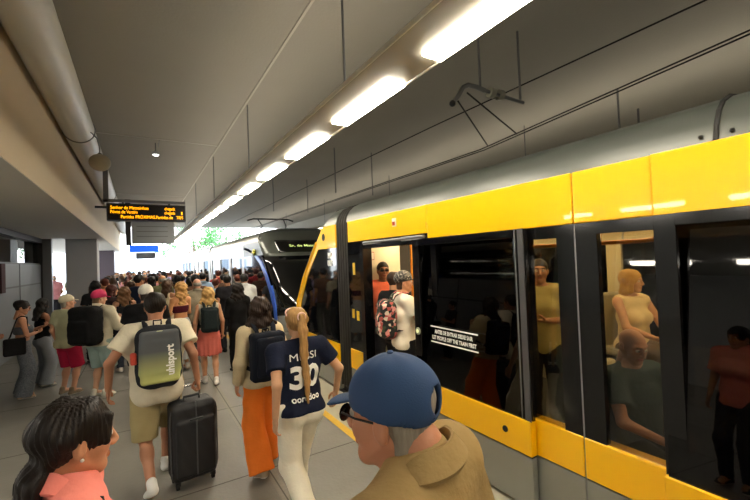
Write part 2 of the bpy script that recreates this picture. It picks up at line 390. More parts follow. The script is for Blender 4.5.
def roof_profile():
    half = ROOFP; mir = [(XS+XF-x, z) for x, z in half[::-1]]
    return half+mir
def noseD(z):
    zs = [0.0, .25, .5, .9, 1.26, 1.7, 2.19, 2.55, 2.95]; ds = [.25, .06, .0, .02, .15, .48, 1.0, 1.42, 1.95]
    return float(np.interp(z, zs, ds))

yt = thing('tram', 'yellow and grey tram standing at the platform with an open door', 'tram', (XS, 0, 0))
def P(b, name, m, parent=yt, smooth=False, bevel=0):
    b.v = [(v[0]-XS, v[1], v[2]) for v in b.v]; return b.build(name, m, parent, smooth=smooth, bevel=bevel)
YB = -5.6                     # rear cut of the body shell
# roof
rp = roof_profile()
P(MB().prism(rp, 'y', .775, 5.02), 'roof', m_roof, smooth=True)
P(MB().prism(rp, 'y', YB, .755), 'roof', m_roof, smooth=True)
b = MB().tube([(x-.004 if x < 3.9 else x+.004, .765, z+.004) for x, z in rp], .012, 6); P(b, 'roof_seal', m_rub)
for y in (.70, .83): P(MB().ball((2.603, y, 2.59), .012, 8), 'roof_bolt', m_rub)
# upper yellow panels
P(MB().box(XS-.012, XS+.04, 3.165, 4.97, 2.25, 2.55), 'upper_panel', m_yel, bevel=.008)
P(MB().box(XS-.012, XS+.04, 1.565, 3.155, 2.19, 2.55), 'upper_panel', m_yel, bevel=.008)
P(MB().box(XS-.012, XS+.04, 1.07, 1.555, 2.19, 2.55), 'upper_panel', m_yel, bevel=.008)
P(MB().box(XS-.035, XS+.04, YB, 1.062, 2.18, 2.55), 'upper_panel', m_yel, bevel=.008)
P(MB().box(XS+.04, XS+.12, YB, 5.0, 2.19, 2.55), 'inner_lining', m_cream)
# header over the open door
P(MB().box(XS-.0, XS+.1, 3.17, 4.66, 2.14, 2.25), 'door_header', m_frit)
P(MB().tube([(XS-.02, 3.2, 2.215), (XS-.02, 4.5, 2.215)], .018, 10), 'door_rail', m_gry, smooth=True)
P(MB().box(XS-.03, XS, 3.25, 3.62, 2.19, 2.235), 'door_bracket', m_lgry, bevel=.006)
P(MB().box(XS-.03, XS, 4.1, 4.5, 2.19, 2.235), 'door_bracket', m_lgry, bevel=.006)
# pillar by the bellows
P(MB().box(XS, XS+.1, 4.62, 5.0, .71, 2.25), 'side_panel', m_gl)
P(MB().box(XS-.012, XS+.1, 4.66, 5.0, .435, .71), 'lower_panel', m_yel, bevel=.006)
P(MB().box(XS-.006, XS+.1, 4.66, 5.0, .02, .425), 'skirt_panel', m_sil, bevel=.006)
P(MB().box(XS-.005, XS, 4.80, 4.86, 1.78, 1.95), 'sticker', mat('sticker_yellow', '#d8b02a', .5))
P(MB().box(XS-.005, XS, 4.86, 4.93, 1.16, 1.29), 'sticker', mat('sticker_yellow', '#d8b02a', .5))
P(MB().box(XS-.005, XS, 4.72, 4.79, 1.14, 1.27), 'sticker', mat('sticker_yellow', '#d8b02a', .5))
# door frame posts
P(MB().box(XS-.02, XS+.12, 4.53, 4.62, .02, 2.19), 'door_post', m_frit)
P(MB().box(XS-.0, XS+.12, 3.05, 3.13, .02, 2.19), 'door_post', m_frit)
# fixed wall behind the first leaf (the leaf slides over it)
P(MB().box(XS+.0, XS+.1, 1.96, 3.13, .02, .71), 'lower_wall', m_frit)
# fixed window section
for (ya, yb_) in ((1.565, 1.96), (1.07, 1.555)):
    P(MB().box(XS-.012, XS+.1, ya, yb_, .435, .71), 'lower_panel', m_yel, bevel=.006)
    P(MB().box(XS-.006, XS+.1, ya, yb_, .02, .425), 'skirt_panel', m_sil, bevel=.006)
b = MB(); b.box(XS, XS+.05, 1.565, 1.70, .71, 2.19); b.box(XS, XS+.05, 1.70, 1.96, 2.10, 2.19); P(b, 'window_frame', m_frit)
b = MB(); b.box(XS, XS+.05, 1.41, 1.555, .71, 2.19); b.box(XS, XS+.05, 1.07, 1.41, 2.11, 2.19); P(b, 'window_frame', m_frit)
def lean(b): b.v = [(v[0]+(v[2]-.7)*.085, v[1], v[2]) for v in b.v]; return b
P(lean(MB().box(XS+.01, XS+.02, 1.66, 1.99, .71, 2.15)), 'window_pane', m_clr)
P(lean(MB().box(XS+.01, XS+.02, 1.05, 1.45, .71, 2.16)), 'window_pane', m_clr)
P(MB().box(XS+.0, XS+.02, 1.553, 1.567, .02, 2.19), 'panel_seal', mat('seal_grey', '#77767a', .3))
P(MB().box(XS+.02, XS+.08, 1.95, 2.02, .71, 2.19), 'window_frame', m_frit)
# rest of the wall behind the second leaf and beyond the frame
P(MB().box(XS, XS+.1, YB, 1.07, .02, .71), 'lower_wall', m_frit)
P(MB().box(XS+.03, XS+.05, YB, -.45, .71, 2.19), 'window_pane', m_gl)
P(MB().box(XS-.012, XS+.0, YB, -.45, .435, .71), 'lower_panel', m_yel, bevel=.004)
P(MB().box(XS-.006, XS+.0, YB, -.45, .02, .425), 'skirt_panel', m_sil, bevel=.004)
# door leaves
def lean_pane(b):
    # the side glass leans inwards towards the roof
    b.v = [(v[0]+(v[2]-.7)*.085, v[1], v[2]) for v in b.v]; return b
def leaf(ya, yb_, deco):
    d = link('door', None, yt, (0, 0, 0)); d.empty_display_size = .1
    x0 = XS-.075; x1 = XS-.02
    def Q(b, name, m, bevel=0): return P(b, name, m, d, bevel=bevel)
    b = MB(); b.box(x0+.02, x1, ya, ya+.11, .70, 2.19); b.box(x0+.02, x1, yb_-.11, yb_, .70, 2.19); b.box(x0+.005, x1, ya+.11, yb_-.11, 2.12, 2.19)
    Q(b, 'door_frame', m_frit, .004)
    Q(lean_pane(MB().box(x0, x0+.012, ya+.02, yb_-.02, .70, 2.17)), 'door_glass', m_leafg)
    Q(MB().box(x0-.004, x0+.006, ya, ya+.05, .70, 2.19), 'edge_seal', mat('seal_grey2', '#4d4d4f', .25))
    Q(MB().box(x0-.004, x0+.006, ya+.075, ya+.081, .70, 2.19), 'edge_line', m_gry)
    Q(MB().box(x0-.012, x1, ya, yb_, .435, .705), 'lower_panel', m_yel, .008)
    Q(MB().box(x0-.006, x1, ya, yb_, .03, .425), 'skirt_panel', m_sil, .008)
    Q(MB().box(x0+.002, x1, ya+.005, yb_-.005, .42, .44), 'panel_seal', m_rub)
    if deco:
        c = (x0-.013, ya+.24, .575)
        bb = MB().tube([c, (c[0]-.006, c[1], c[2])], .026, 16); Q(bb, 'lock_hole', m_rub)
        c = (x0-.001, yb_-.09, 1.21)
        bb = MB().tube([c, (c[0]-.012, c[1], c[2])], .038, 18); Q(bb, 'door_button', mat('button_ring', '#8f9377', .4))
        bb = MB().tube([(c[0]-.012, c[1], c[2]), (c[0]-.016, c[1], c[2])], .02, 14); Q(bb, 'button_centre', mat('button_pale', '#e5e8b5', .3, emis=.3))
        yc = ya+.83
        for s_, z in (('ANTES DE ENTRAR DEIXE SAIR', 1.243), ('LET PEOPLE OFF THE TRAIN FIRST', 1.183)):
            o = text('lettering', s_, .052, (x0-.004-XS, yc, z), (0, -1, 0), (0, 0, 1), m_white, d, width=.60 if z < 1.2 else .52, bold=.002)
        for z in (1.292, 1.138): Q(MB().box(x0-.004, x0, yc-.32, yc+.32, z-.006, z+.006), 'lettering_rule', m_white)
leaf(1.93, 3.38, True)
leaf(-.42, 1.055, False)
# opposite wall, floor, inner ceiling, ends
P(MB().box(XF-.1, XF, YB, 5.0, .02, .9), 'far_wall', m_cream)
P(MB().box(XF-.1, XF, YB, 5.0, 2.1, 2.55), 'far_wall', m_cream)
for y in (-5.5, -3.9, -2.3, -.7, .9, 2.5, 4.1, 4.82): P(MB().box(XF-.1, XF, y, y+.18, .9, 2.1), 'far_wall_post', m_cream)
P(MB().box(XF-.06, XF-.04, YB, 5.0, .9, 2.1), 'far_window_band', m_leafg)
P(MB().box(XS+.0, XF, YB, 5.0, .0, .12), 'floor', m_iflo)
P(MB().box(XS+.1, XF-.1, YB, 5.0, 2.36, 2.42), 'inner_ceiling', m_cream)
P(MB().box(3.25, 3.4, YB+.2, 4.9, 2.34, 2.36), 'ceiling_lamp', m_ilamp)
P(MB().box(4.45, 4.6, YB+.2, 4.9, 2.34, 2.36), 'ceiling_lamp', m_ilamp)
P(MB().box(XS+.1, 3.45, 4.9, 5.0, .12, 2.36), 'bulkhead', mat('bulkhead_cream', '#d8cfb4', .5))
P(MB().box(4.5, XF-.1, 4.9, 5.0, .12, 2.36), 'bulkhead', mat('bulkhead_cream', '#d8cfb4', .5))
P(MB().box(XS, XF, YB-.06, YB, .02, 2.8), 'end_wall', m_blk)
P(MB().box(2.86, 2.98, 4.89, 4.9, 1.98, 2.1), 'notice', mat('notice_red', '#b0503c', .5))
P(MB().box(2.87, 2.97, 4.885, 4.89, 1.99, 2.09), 'notice_centre', mat('notice_white', '#e4dccb', .5))
# passenger information screen inside
P(MB().box(4.0, 4.9, .75, .8, 2.05, 2.25), 'inner_display', m_blk)
for x, y, z1 in ((4.6, 2.18, 3.8), (4.75, 2.05, 3.55)): P(MB().tube([(x, y, 2.9), (x, y, z1)], .012, 8), 'roof_rod', m_gry)
# grab rails
def rail(path, name='grab_rail', m=None, r=.017): return P(MB().tube(path, r, 10), name, m or m_rale, smooth=True)
for (ya, yb_) in ((1.24, 2.6), (-.4, 1.13)):
    pts = [(3.12, ya, 2.3), (3.12, ya, 2.14), (3.12, ya+.015, 2.09), (3.12, ya+.06, 2.06), (3.12, ya+.12, 2.055), (3.12, yb_-.12, 2.055), (3.12, yb_-.05, 2.07), (3.12, yb_, 2.13), (3.12, yb_, 2.3)]
    rail(pts)
rail([(3.15, 4.2, .12), (3.15, 4.2, 2.36)]); rail([(3.5, 3.0, .12), (3.5, 3.0, 2.36)]); rail([(4.0, 4.5, .12), (4.0, 4.5, 2.36)])
for i in range(3):
    yy = 1.95-.3*i+.3
    rail([(4.1, yy, 2.3), (4.1, yy+.0, 2.2), (4.06, yy, 2.12), (4.1, yy, 2.06), (4.14, yy, 2.12), (4.1, yy, 2.2)], 'hand_strap', m_lgry, .008)
rail([(3.5, 1.9, 2.36), (3.5, 1.9, 2.2), (3.45, 1.9, 2.12), (3.5, 1.9, 2.05), (3.55, 1.9, 2.12), (3.5, 1.9, 2.2)], 'hand_strap', m_lgry, .008)
def seat(x, y, z, ry):
    s = link('seat', None, yt, (x-XS, y, z)); s.rotation_euler = (0, 0, ry); s.empty_display_size = .1
    MB().box(-.22, .22, -.21, .23, .38, .46).build('seat_cushion', m_seat, s, bevel=.03)
    MB().prism([(-.2, .42), (-.13, .42), (-.2, 1.02), (-.28, 1.02)], 'x', -.22, .22).build('seat_back', m_seat, s, bevel=.03)
    MB().box(-.15, .15, -.15, .15, 0, .38).build('seat_base', m_gry, s)
seat(2.98, 1.42, .12, PI/2+PI*.5)      # beside the window
seat(3.05, .62, .12, 0)
seat(3.05, -.35, .12, 0)
P(MB().box(3.95, 5.1, 1.1, 2.5, .12, .5), 'seat_podium', m_iflo)
seat(4.42, 2.12, .50, PI*.9)
seat(4.42, 1.2, .50, 0)
# bellows
b = MB()
for i in range(9):
    y = 5.02+i*.04
    prf = [(x+(.02 if i % 2 else .0)*(1 if x < 3.9 else -1), z-(.02 if i % 2 else .0)) for x, z in rp]
    prf = prf+[(XF-(.02 if i % 2 else 0), .1), (XS+(.02 if i % 2 else 0), .1)]
    b.prism(prf, 'y', y, y+(.022 if i % 2 == 0 else .018))
P(b, 'bellows', m_bel)
# cab section ahead of the bellows, nose pointing away
def cab(parent, tip, base, sgn, main, X0, tramno, sign=None):
    """sgn +1: nose at larger Y. tip = Y of nose at the side plane"""
    def yy(z, inset=0): return tip-sgn*(noseD(z)+inset)
    zs = [.02, .2, .435, .71, .9, 1.1, 1.26, 1.5, 1.7, 1.95, 2.19, 2.4, 2.55]
    ox = X0
    def add(b, name, m, smooth=False, par=None): 
        b.v = [(v[0]-ox, v[1], v[2]) for v in b.v]; return b.build(name, m, par or parent, smooth=smooth)
    for side, xa, xb, tagn in ((0, XS, XS+.05, ''), (1, XF-.05, XF, '')):
        def poly(z0, z1, ya0, ins):
            zz = [z0]+[z for z in zs if z0 < z < z1]+[z1]
            return [(ya0, z0)]+[(yy(z, ins), z) for z in zz]+[(ya0, z1)]
        o = -.012 if side == 0 else 0; o2 = 0 if side == 0 else .012
        add(MB().prism(poly(.02, .425, base, 0), 'x', xa-.006 if side == 0 else xa, xb), 'skirt_panel', m_sil)
        add(MB().prism(poly(.435, .71, base, 0), 'x', xa+o, xb+o2), 'lower_panel', main if sgn > 0 else m_sil)
        # side glass and the coloured frame band along the slanted nose edge
        add(MB().prism(poly(.71, 2.19, base, .16), 'x', xa, xb), 'side_window', m_gl)
        zz = [.71, .9, 1.1, 1.26, 1.5, 1.7, 1.95, 2.19]
        band = [(yy(z, .0), z) for z in zz]+[(yy(z, .17 if z < 2.1 else .2), z) for z in zz[::-1]]
        if sgn < 0:
            ctr = [(8.62, .71), (8.7, 1.0), (8.95, 1.35), (9.3, 1.7), (9.75, 2.02), (10.4, 2.28), (11.2, 2.42), (11.6, 2.46)]
            band = [(y_-.10, z_) for y_, z_ in ctr]+[(y_+.10, z_-.04) for y_, z_ in ctr[::-1]]
        add(MB().prism(band, 'x', xa+o, xb+o2), 'window_band', main)
        zz = [2.19, 2.3, 2.45, 2.55]
        top = [(base, 2.19)]+[(yy(z, 0), z) for z in zz]+[(base, 2.55)]
        add(MB().prism(top, 'x', xa+o, xb+o2), 'upper_panel', main if sgn > 0 else m_roof)
    # roof: loft of roof profile sections with nose slope
    rows = [(x, z) for x, z in rp]
    vs = []; fs = []; n = len(rows)
    for (x, z) in rows: vs.append((x, base, z))
    for (x, z) in rows:
        u = (x-XS)/(XF-XS)*2-1
        vs.append((x, yy(z, 0)+sgn*.3*(1-abs(u)**3), z))
    for i in range(n-1): fs.append((i, i+1, n+i+1, n+i))
    add(MB().add(vs, fs), 'roof', m_roof, smooth=True)
    # curved front
    us = [-1+i/8 for i in range(17)]
    def front(z0, z1, off=0, u0=-1, u1=1):
        Z = np.linspace(z0, z1, 8); U = np.linspace(u0, u1, 17); vs = []; fs = []
        for z in Z:
            for u in U:
                x_ = XS+(u+1)/2*(XF-XS); zr = min(z, float(np.interp(x_, [p[0] for p in rp], [p[1] for p in rp]))+.002) if z > 2.5 else z
                vs.append((x_, yy(zr, 0)+sgn*(.3*(1-abs(u)**3)+off), zr))
        for u_ in U: pass
        for i in range(7):
            for j in range(16): fs.append((i*17+j, i*17+j+1, (i+1)*17+j+1, (i+1)*17+j))
        return MB().add(vs, fs)
    def solid(o, t=.03):
        md = o.modifiers.new('thickness', 'SOLIDIFY'); md.thickness = t; md.offset = 0; return o
    solid(add(front(.02, .43), 'front_skirt', m_sil, True)); solid(add(front(.43, .80), 'front_panel', main if sgn > 0 else m_sil, True))
    solid(add(front(.80, 2.14), 'windshield', m_gl, True)); solid(add(front(2.14, 2.9), 'front_top', m_roof, True))
    for uu in ((-1, 1) if sgn > 0 else ()):
        pts = [(XS if uu < 0 else XF, yy(z, .02)+sgn*.01, z) for z in [.8, 1.0, 1.26, 1.5, 1.7, 1.95, 2.14, 2.3]]
        add(MB().tube(pts, .035, 8), 'pillar_band', main, True)
    solid(add(front(2.24, 2.55, .02, -.74, .72), 'sign_box', m_frit, True))
    for x in (XS+.45, XF-.45):
        c = (x, yy(.55)+sgn*.27, .58); add(MB().ball(c, (.13, .05, .07), 12), 'headlight', mat('headlight', '#dfe4e6', .2), True)
    return yy, add
yy1, add1 = cab(yt, 7.28, 5.38, 1, m_yel, XS, '003')
P(MB().box(XS+.05, XF-.05, 5.38, 6.6, .1, .2), 'cab_floor', m_iflo)
b = MB().tube([(XS-.013, 5.83, 2.38), (XS-.018, 5.83, 2.38)], .06, 16); P(b, 'vent_hole', m_rub)
for s_, z in (('MP', 2.07), ('003', 1.95)):
    text('lettering', s_, .13, (-.006, 5.62, z), (0, -1, 0), (0, 0, 1), m_white, yt, bold=.005)
P(MB().box(XS-.02, XS-.01, 3.72, 3.80, 2.37, 2.47), 'door_signal_lamp', mat('signal_white', '#e8ded0', .4), bevel=.003)
P(MB().box(XS-.026, XS-.02, 3.735, 3.785, 2.385, 2.43), 'door_signal_lens', mat('signal_red', '#c03020', .3))

bt = thing('tram', 'grey and blue tram facing the camera beyond the yellow one', 'tram', (XS, 8.5, 0))
m_blu = mat('tram_blue', '#3a63c8', .3, coat=.3)
m_sil2 = mat('tram_side_pale', '#b9bcc2', .35, .2)
def B(b, name, m, smooth=False, bevel=0):
    b.v = [(v[0]-XS, v[1]-8.5, v[2]) for v in b.v]; return b.build(name, m, bt, smooth=smooth, bevel=bevel)
bt_off = link('cab_section', None, bt, (0, -8.5, 0))
cab(bt_off, 8.5, 11.6, -1, m_blu, XS, '011')
text('lettering', 'MP', .12, (.62, 9.50-.33, 1.98), (1, 0, 0), (0, .5, .85), m_white, bt_off, bold=.004)
text('lettering', '011', .12, (.66, 9.42-.33, 1.84), (1, 0, 0), (0, .5, .85), m_white, bt_off, bold=.004)
text('lettering', 'Sr. de Matosinhos', .13, (1.10, 9.56-.32, 2.40), (1, 0, 0), (0, .75, .65), mat('led_green', '#a9b86a', .5, emis=.9), bt_off, width=1.05, bold=.001)
for s in (0, 1):
    B(MB().ball((XS-.03 if s == 0 else XF+.03, 10.3, 2.28), (.05, .1, .09), 12), 'marker_lamp', mat('marker', '#b3b23c', .3), True)
yseg = 11.6
seg = 0
while yseg < 36:
    y2 = yseg+6.2
    B(MB().prism(rp, 'y', yseg, y2), 'roof', m_roof, smooth=True)
    B(MB().box(XS, XF, yseg, y2, .02, .1), 'floor', m_iflo)
    for xa, xb in ((XS, XS+.08), (XF-.08, XF)):
        B(MB().box(xa, xb, yseg, y2, .02, .95), 'lower_wall', m_sil2); B(MB().box(xa, xb, yseg, y2, 2.19, 2.55), 'upper_wall', m_sil2)
        for k in range(4): B(MB().box(xa, xb, yseg+k*1.97, yseg+k*1.97+.29, .95, 2.19), 'window_post', m_sil2)
        for k in range(3): B(MB().box(xa+.03, xa+.05, yseg+k*1.97+.29, yseg+(k+1)*1.97, .95, 2.19), 'window_pane', glass('far_tram_glass', (.35, .38, .4)) if k != 1 else m_clr)
    B(MB().box(XS+.4, XS+.55, yseg+.1, y2-.1, 2.3, 2.33), 'ceiling_lamp', m_ilamp)
    B(MB().prism([(x+(.05 if x < 3.9 else -.05), z-.05) for x, z in rp]+[(XF-.05, .1), (XS+.05, .1)], 'y', y2, y2+.35), 'bellows', m_bel)
    yseg = y2+.35
# pantograph of the far tram
pg = link('pantograph', None, bt, (1.3, 4.4, 2.9))
for x in (-.5, .5):
    MB().tube([(x, .6, 0), (x*.8, -.1, .32), (x*.9, .3, .60)], .02, 8).build('pantograph_arm', m_blk, pg)
MB().tube([(-.8, .3, .54), (-.6, .3, .6), (.6, .3, .6), (.8, .3, .54)], .025, 8).build('pantograph_head', m_blk, pg)
MB().tube([(-.6, .6, 0), (.6, .6, 0)], .02, 8).build('pantograph_base', m_blk, pg)

# ------------------------------------------------------------------ implicit-surface modelling for figures, bags and shoes
A3 = lambda *v: np.array(v, np.float32)
def unit(v): v = np.asarray(v, float); return v/max(1e-9, np.linalg.norm(v))
class Field:
    def __init__(s, lo, hi, h):
        s.h = h; s.lo = np.array(lo, float); n = np.maximum(4, np.ceil((np.array(hi)-s.lo)/h).astype(int)+1); s.n = n
        s.D = np.full(tuple(n), 1.0, np.float32)
        s.ax = [(s.lo[i]+h*np.arange(n[i])).astype(np.float32) for i in range(3)]
    def win(s, lo, hi):
        a = np.clip(np.floor((np.array(lo)-s.lo)/s.h).astype(int), 0, s.n); b = np.clip(np.ceil((np.array(hi)-s.lo)/s.h).astype(int)+1, 0, s.n)
        if (b-a <= 0).any(): return None
        sl = tuple(slice(a[i], b[i]) for i in range(3))
        return sl, s.ax[0][sl[0]][:, None, None], s.ax[1][sl[1]][None, :, None], s.ax[2][sl[2]][None, None, :]
    def comb(s, sl, d, k, neg=False):
        D = s.D[sl]
        if neg:
            d = -d
            if k: hh = np.clip(.5-.5*(d-D)/k*-1, 0, 1); hh = np.clip(.5+.5*(d-D)/k, 0, 1); s.D[sl] = D*(1-hh)+d*hh+k*hh*(1-hh)
            else: s.D[sl] = np.maximum(D, d)
        else:
            if k: hh = np.clip(.5+.5*(D-d)/k, 0, 1); s.D[sl] = D*(1-hh)+d*hh-k*hh*(1-hh)
            else: s.D[sl] = np.minimum(D, d)
    def cone(s, a, b, r0, r1=None, k=.02, neg=False, cut=None):
        r1 = r0 if r1 is None else r1; a = np.array(a, float); b = np.array(b, float); m = max(r0, r1)+k+3*s.h
        W = s.win(np.minimum(a, b)-m, np.maximum(a, b)+m)
        if W is None: return
        sl, X, Y, Z = W; ba = b-a; L = max(1e-9, ba@ba)
        t = ((X-a[0])*ba[0]+(Y-a[1])*ba[1]+(Z-a[2])*ba[2])/L; tc = np.clip(t, 0, 1)
        d = np.sqrt((X-a[0]-tc*ba[0])**2+(Y-a[1]-tc*ba[1])**2+(Z-a[2]-tc*ba[2])**2)-(r0+(r1-r0)*tc)
        if cut == 'end': d = np.maximum(d, (t-1)*math.sqrt(L))
        if cut == 'both': d = np.maximum(d, np.maximum((t-1), -t)*math.sqrt(L))
        s.comb(sl, d.astype(np.float32), k, neg)
    def ec(s, a, b, ra, rb, side=(1, 0, 0), k=.03, infl=0, cut=None):
        a = np.array(a, float); b = np.array(b, float); ra = (ra[0]+infl, ra[1]+infl); rb = (rb[0]+infl, rb[1]+infl)
        m = max(ra+rb)+k+3*s.h; W = s.win(np.minimum(a, b)-m, np.maximum(a, b)+m)
        if W is None: return
        sl, X, Y, Z = W; ba = b-a; L = ba@ba; ax = ba/math.sqrt(L); sd = unit(np.array(side)-ax*(np.array(side)@ax)); fr = np.cross(ax, sd)
        px, py, pz = X-a[0], Y-a[1], Z-a[2]; t = (px*ba[0]+py*ba[1]+pz*ba[2])/L; tc = np.clip(t, 0, 1)
        u = px*sd[0]+py*sd[1]+pz*sd[2]; v = px*fr[0]+py*fr[1]+pz*fr[2]; w_ = (t-tc)*math.sqrt(L)
        rx = ra[0]+(rb[0]-ra[0])*tc; ry = ra[1]+(rb[1]-ra[1])*tc; mn = np.minimum(rx, ry)
        d = (np.sqrt((u/rx)**2+(v/ry)**2+(w_/mn)**2)-1)*mn
        if cut == 'end': d = np.maximum(d, (t-1)*math.sqrt(L))
        if cut == 'both': d = np.maximum(d, np.maximum((t-1), -t)*math.sqrt(L))
        s.comb(sl, d.astype(np.float32), k)
    def ell(s, c, r, k=.02, neg=False):
        c = np.array(c, float); r = np.array(r, float); m = r+k+3*s.h; W = s.win(c-m, c+m)
        if W is None: return
        sl, X, Y, Z = W
        q = np.sqrt(((X-c[0])/r[0])**2+((Y-c[1])/r[1])**2+((Z-c[2])/r[2])**2)
        s.comb(sl, ((q-1)*min(r)).astype(np.float32), k, neg)
    def rbox(s, c, hs, r, k=.01, neg=False, p=2):
        c = np.array(c, float); hs = np.array(hs, float); m = hs+k+3*s.h; W = s.win(c-m, c+m)
        if W is None: return
        sl, X, Y, Z = W; qx = np.abs(X-c[0])-hs[0]+r; qy = np.abs(Y-c[1])-hs[1]+r; qz = np.abs(Z-c[2])-hs[2]+r
        d = np.sqrt(np.maximum(qx, 0)**2+np.maximum(qy, 0)**2+np.maximum(qz, 0)**2)+np.minimum(np.maximum(qx, np.maximum(qy, qz)), 0)-r
        s.comb(sl, d.astype(np.float32), k, neg)
    def cut(s, fn, k=0):
        X, Y, Z = s.ax[0][:, None, None], s.ax[1][None, :, None], s.ax[2][None, None, :]
        d = np.broadcast_to(fn(X, Y, Z), s.D.shape).astype(np.float32)
        if k: hh = np.clip(.5+.5*(d-s.D)/k, 0, 1); s.D = s.D*(1-hh)+d*hh+k*hh*(1-hh)
        else: s.D = np.maximum(s.D, d)
    def wob(s, fn):
        X, Y, Z = s.ax[0][:, None, None], s.ax[1][None, :, None], s.ax[2][None, None, :]
        s.D = s.D+np.where(s.D < .5, fn(X, Y, Z), 0).astype(np.float32)
    def mesh(s):
        D = s.D.copy(); D[0] = D[-1] = 1; D[:, 0] = D[:, -1] = 1; D[:, :, 0] = D[:, :, -1] = 1
        S = D < 0; nx, ny, nz = D.shape
        cs = [(i, j, k) for i in (0, 1) for j in (0, 1) for k in (0, 1)]
        cnt = np.zeros((nx-1, ny-1, nz-1), np.int8)
        for i, j, k in cs: cnt += S[i:nx-1+i, j:ny-1+j, k:nz-1+k]
        mix = (cnt > 0) & (cnt < 8); I, J, K = np.nonzero(mix)
        idx = np.full(mix.shape, -1, np.int64); idx[mix] = np.arange(len(I))
        if len(I) == 0: return np.zeros((0, 3)), np.zeros((0, 4), int)
        pos = np.zeros((len(I), 3)); c = np.zeros(len(I))
        for a in cs:
            for ax in range(3):
                if a[ax]: continue
                b = list(a); b[ax] = 1
                da = D[I+a[0], J+a[1], K+a[2]]; db = D[I+b[0], J+b[1], K+b[2]]; cr = (da < 0) != (db < 0)
                t = np.where(cr, da/np.where(cr, da-db, 1), 0)
                for q in range(3): pos[:, q] += np.where(cr, a[q]+(t if q == ax else 0), 0)
                c += cr
        pos /= c[:, None]; V = (pos+np.stack([I, J, K], 1))*s.h+s.lo
        F = []
        for ax in range(3):
            sa = [slice(0, -1) if q == ax else slice(1, -1) for q in range(3)]; sb = [slice(1, None) if q == ax else slice(1, -1) for q in range(3)]
            A = S[tuple(sa)]; Bm = S[tuple(sb)]; e = A != Bm; g = np.stack(np.nonzero(e), 1)
            if not len(g): continue
            off = np.array([0 if q == ax else 1 for q in range(3)]); g = g+off
            u, v = (ax+1) % 3, (ax+2) % 3; du = np.zeros(3, int); du[u] = 1; dv = np.zeros(3, int); dv[v] = 1
            q0 = g-du-dv; q1 = g-dv; q2 = g; q3 = g-du
            Q = np.stack([idx[tuple(q.T)] for q in (q0, q1, q2, q3)], 1)
            inside = A[tuple((g-off).T)]
            Q[~inside] = Q[~inside][:, ::-1]; F.append(Q)
        F = np.concatenate(F); F = F[(F >= 0).all(1)]
        return V, F
def np_mesh(name, parts, mats, parent=None, loc=None):
    """parts: list of (V, F, material index array or int)"""
    off = 0; VV = []; FF = []; MM = []
    for V, F, mi in parts:
        VV.append(V); FF.append(F+off); off += len(V); MM.append(np.full(len(F), mi) if np.isscalar(mi) else mi)
    V = np.concatenate(VV); F = np.concatenate(FF); M_ = np.concatenate(MM)
    me = bpy.data.meshes.new(name); me.vertices.add(len(V)); me.vertices.foreach_set('co', V.astype(np.float32).ravel())
    me.loops.add(F.size); me.loops.foreach_set('vertex_index', F.astype(np.int32).ravel())
    me.polygons.add(len(F)); me.polygons.foreach_set('loop_start', np.arange(0, F.size, 4, dtype=np.int32)); me.polygons.foreach_set('loop_total', np.full(len(F), 4, np.int32))
    for m in mats: me.materials.append(m)
    me.polygons.foreach_set('material_index', M_.astype(np.int32)); me.polygons.foreach_set('use_smooth', np.ones(len(F), bool))
    me.update(); me.validate()
    return link(name, me, parent, loc or (0, 0, 0))

# --- canonical heads, hands, shoes (metres, head 0.237 tall, facing +Y, origin at mid head)
_cache = {}
def head_mesh(sex, h):
    key = ('head', sex, h)
    if key in _cache: return _cache[key]
    F = Field((-.12, -.15, -.22), (.12, .15, .16), h); f = sex == 'f'
    F.ell((0, -.014, .036), (.074, .094, .082), 0); F.ell((0, .026, -.03), (.057, .062, .08), .03)
    F.ell((0, .062, -.098), (.021, .02, .018), .03)
    for q in (-1, 1):
        F.cone((q*.05, -.005, -.045), (q*.02, .058, -.094), .018 if not f else .014, .016, .03)
        F.ell((q*.04, .054, -.024), (.024, .022, .024), .03)
        F.cone((q*.012, .086, .03), (q*.046, .068, .03), .009, .008, .02)
        F.ell((q*.031, .100, .008), (.017, .018, .012), .012, neg=True)
        F.ell((q*.079, -.014, -.006), (.011, .019, .033), .006); F.ell((q*.091, -.008, -.004), (.006, .009, .018), .004, neg=True)
        F.ell((q*.011, .099, -.034), (.0095, .011, .0085), .008)
    F.cone((0, .090, .016), (0, .111, -.026), .0075, .0105, .014)
    F.cone((-.019, .084, -.058), (.019, .084, -.058), .0065, k=.008); F.cone((-.016, .084, -.067), (.016, .084, -.067), .0075, k=.006)
    F.cone((-.02, .094, -.0625), (.02, .094, -.0625), .0022, k=.003, neg=True)
    F.cone((0, -.028, -.05), (0, -.038, -.2), .05 if f else .058, .05 if f else .060, .03)
    V, Q = F.mesh(); c = V[Q].mean(1); mi = np.zeros(len(Q), int)
    lip = (np.abs(c[:, 2]+.062) < .0105) & (c[:, 1] > .083) & (np.abs(c[:, 0]) < .024); mi[lip] = 1
    br = (np.abs(c[:, 2]-.033-.1*np.abs(np.abs(c[:, 0])-.03)*-1) < .0045) & (c[:, 1] > .066) & (np.abs(c[:, 0]) > .012) & (np.abs(c[:, 0]) < .05); mi[br] = 2
    parts = [(V, Q, mi)]
    for q in (-1, 1):
        E = Field((-.02+q*.031, .055, -.012), (.02+q*.031, .105, .03), .003)
        E.ell((q*.031, .0775, .008), (.0135, .0135, .0125), 0); v, g = E.mesh(); cc = v[g].mean(1)
        m = np.full(len(g), 3); m[(np.hypot(cc[:, 0]-q*.031, cc[:, 2]-.008) < .0058) & (cc[:, 1] > .08)] = 4; parts.append((v, g, m))
    _cache[key] = parts; return parts
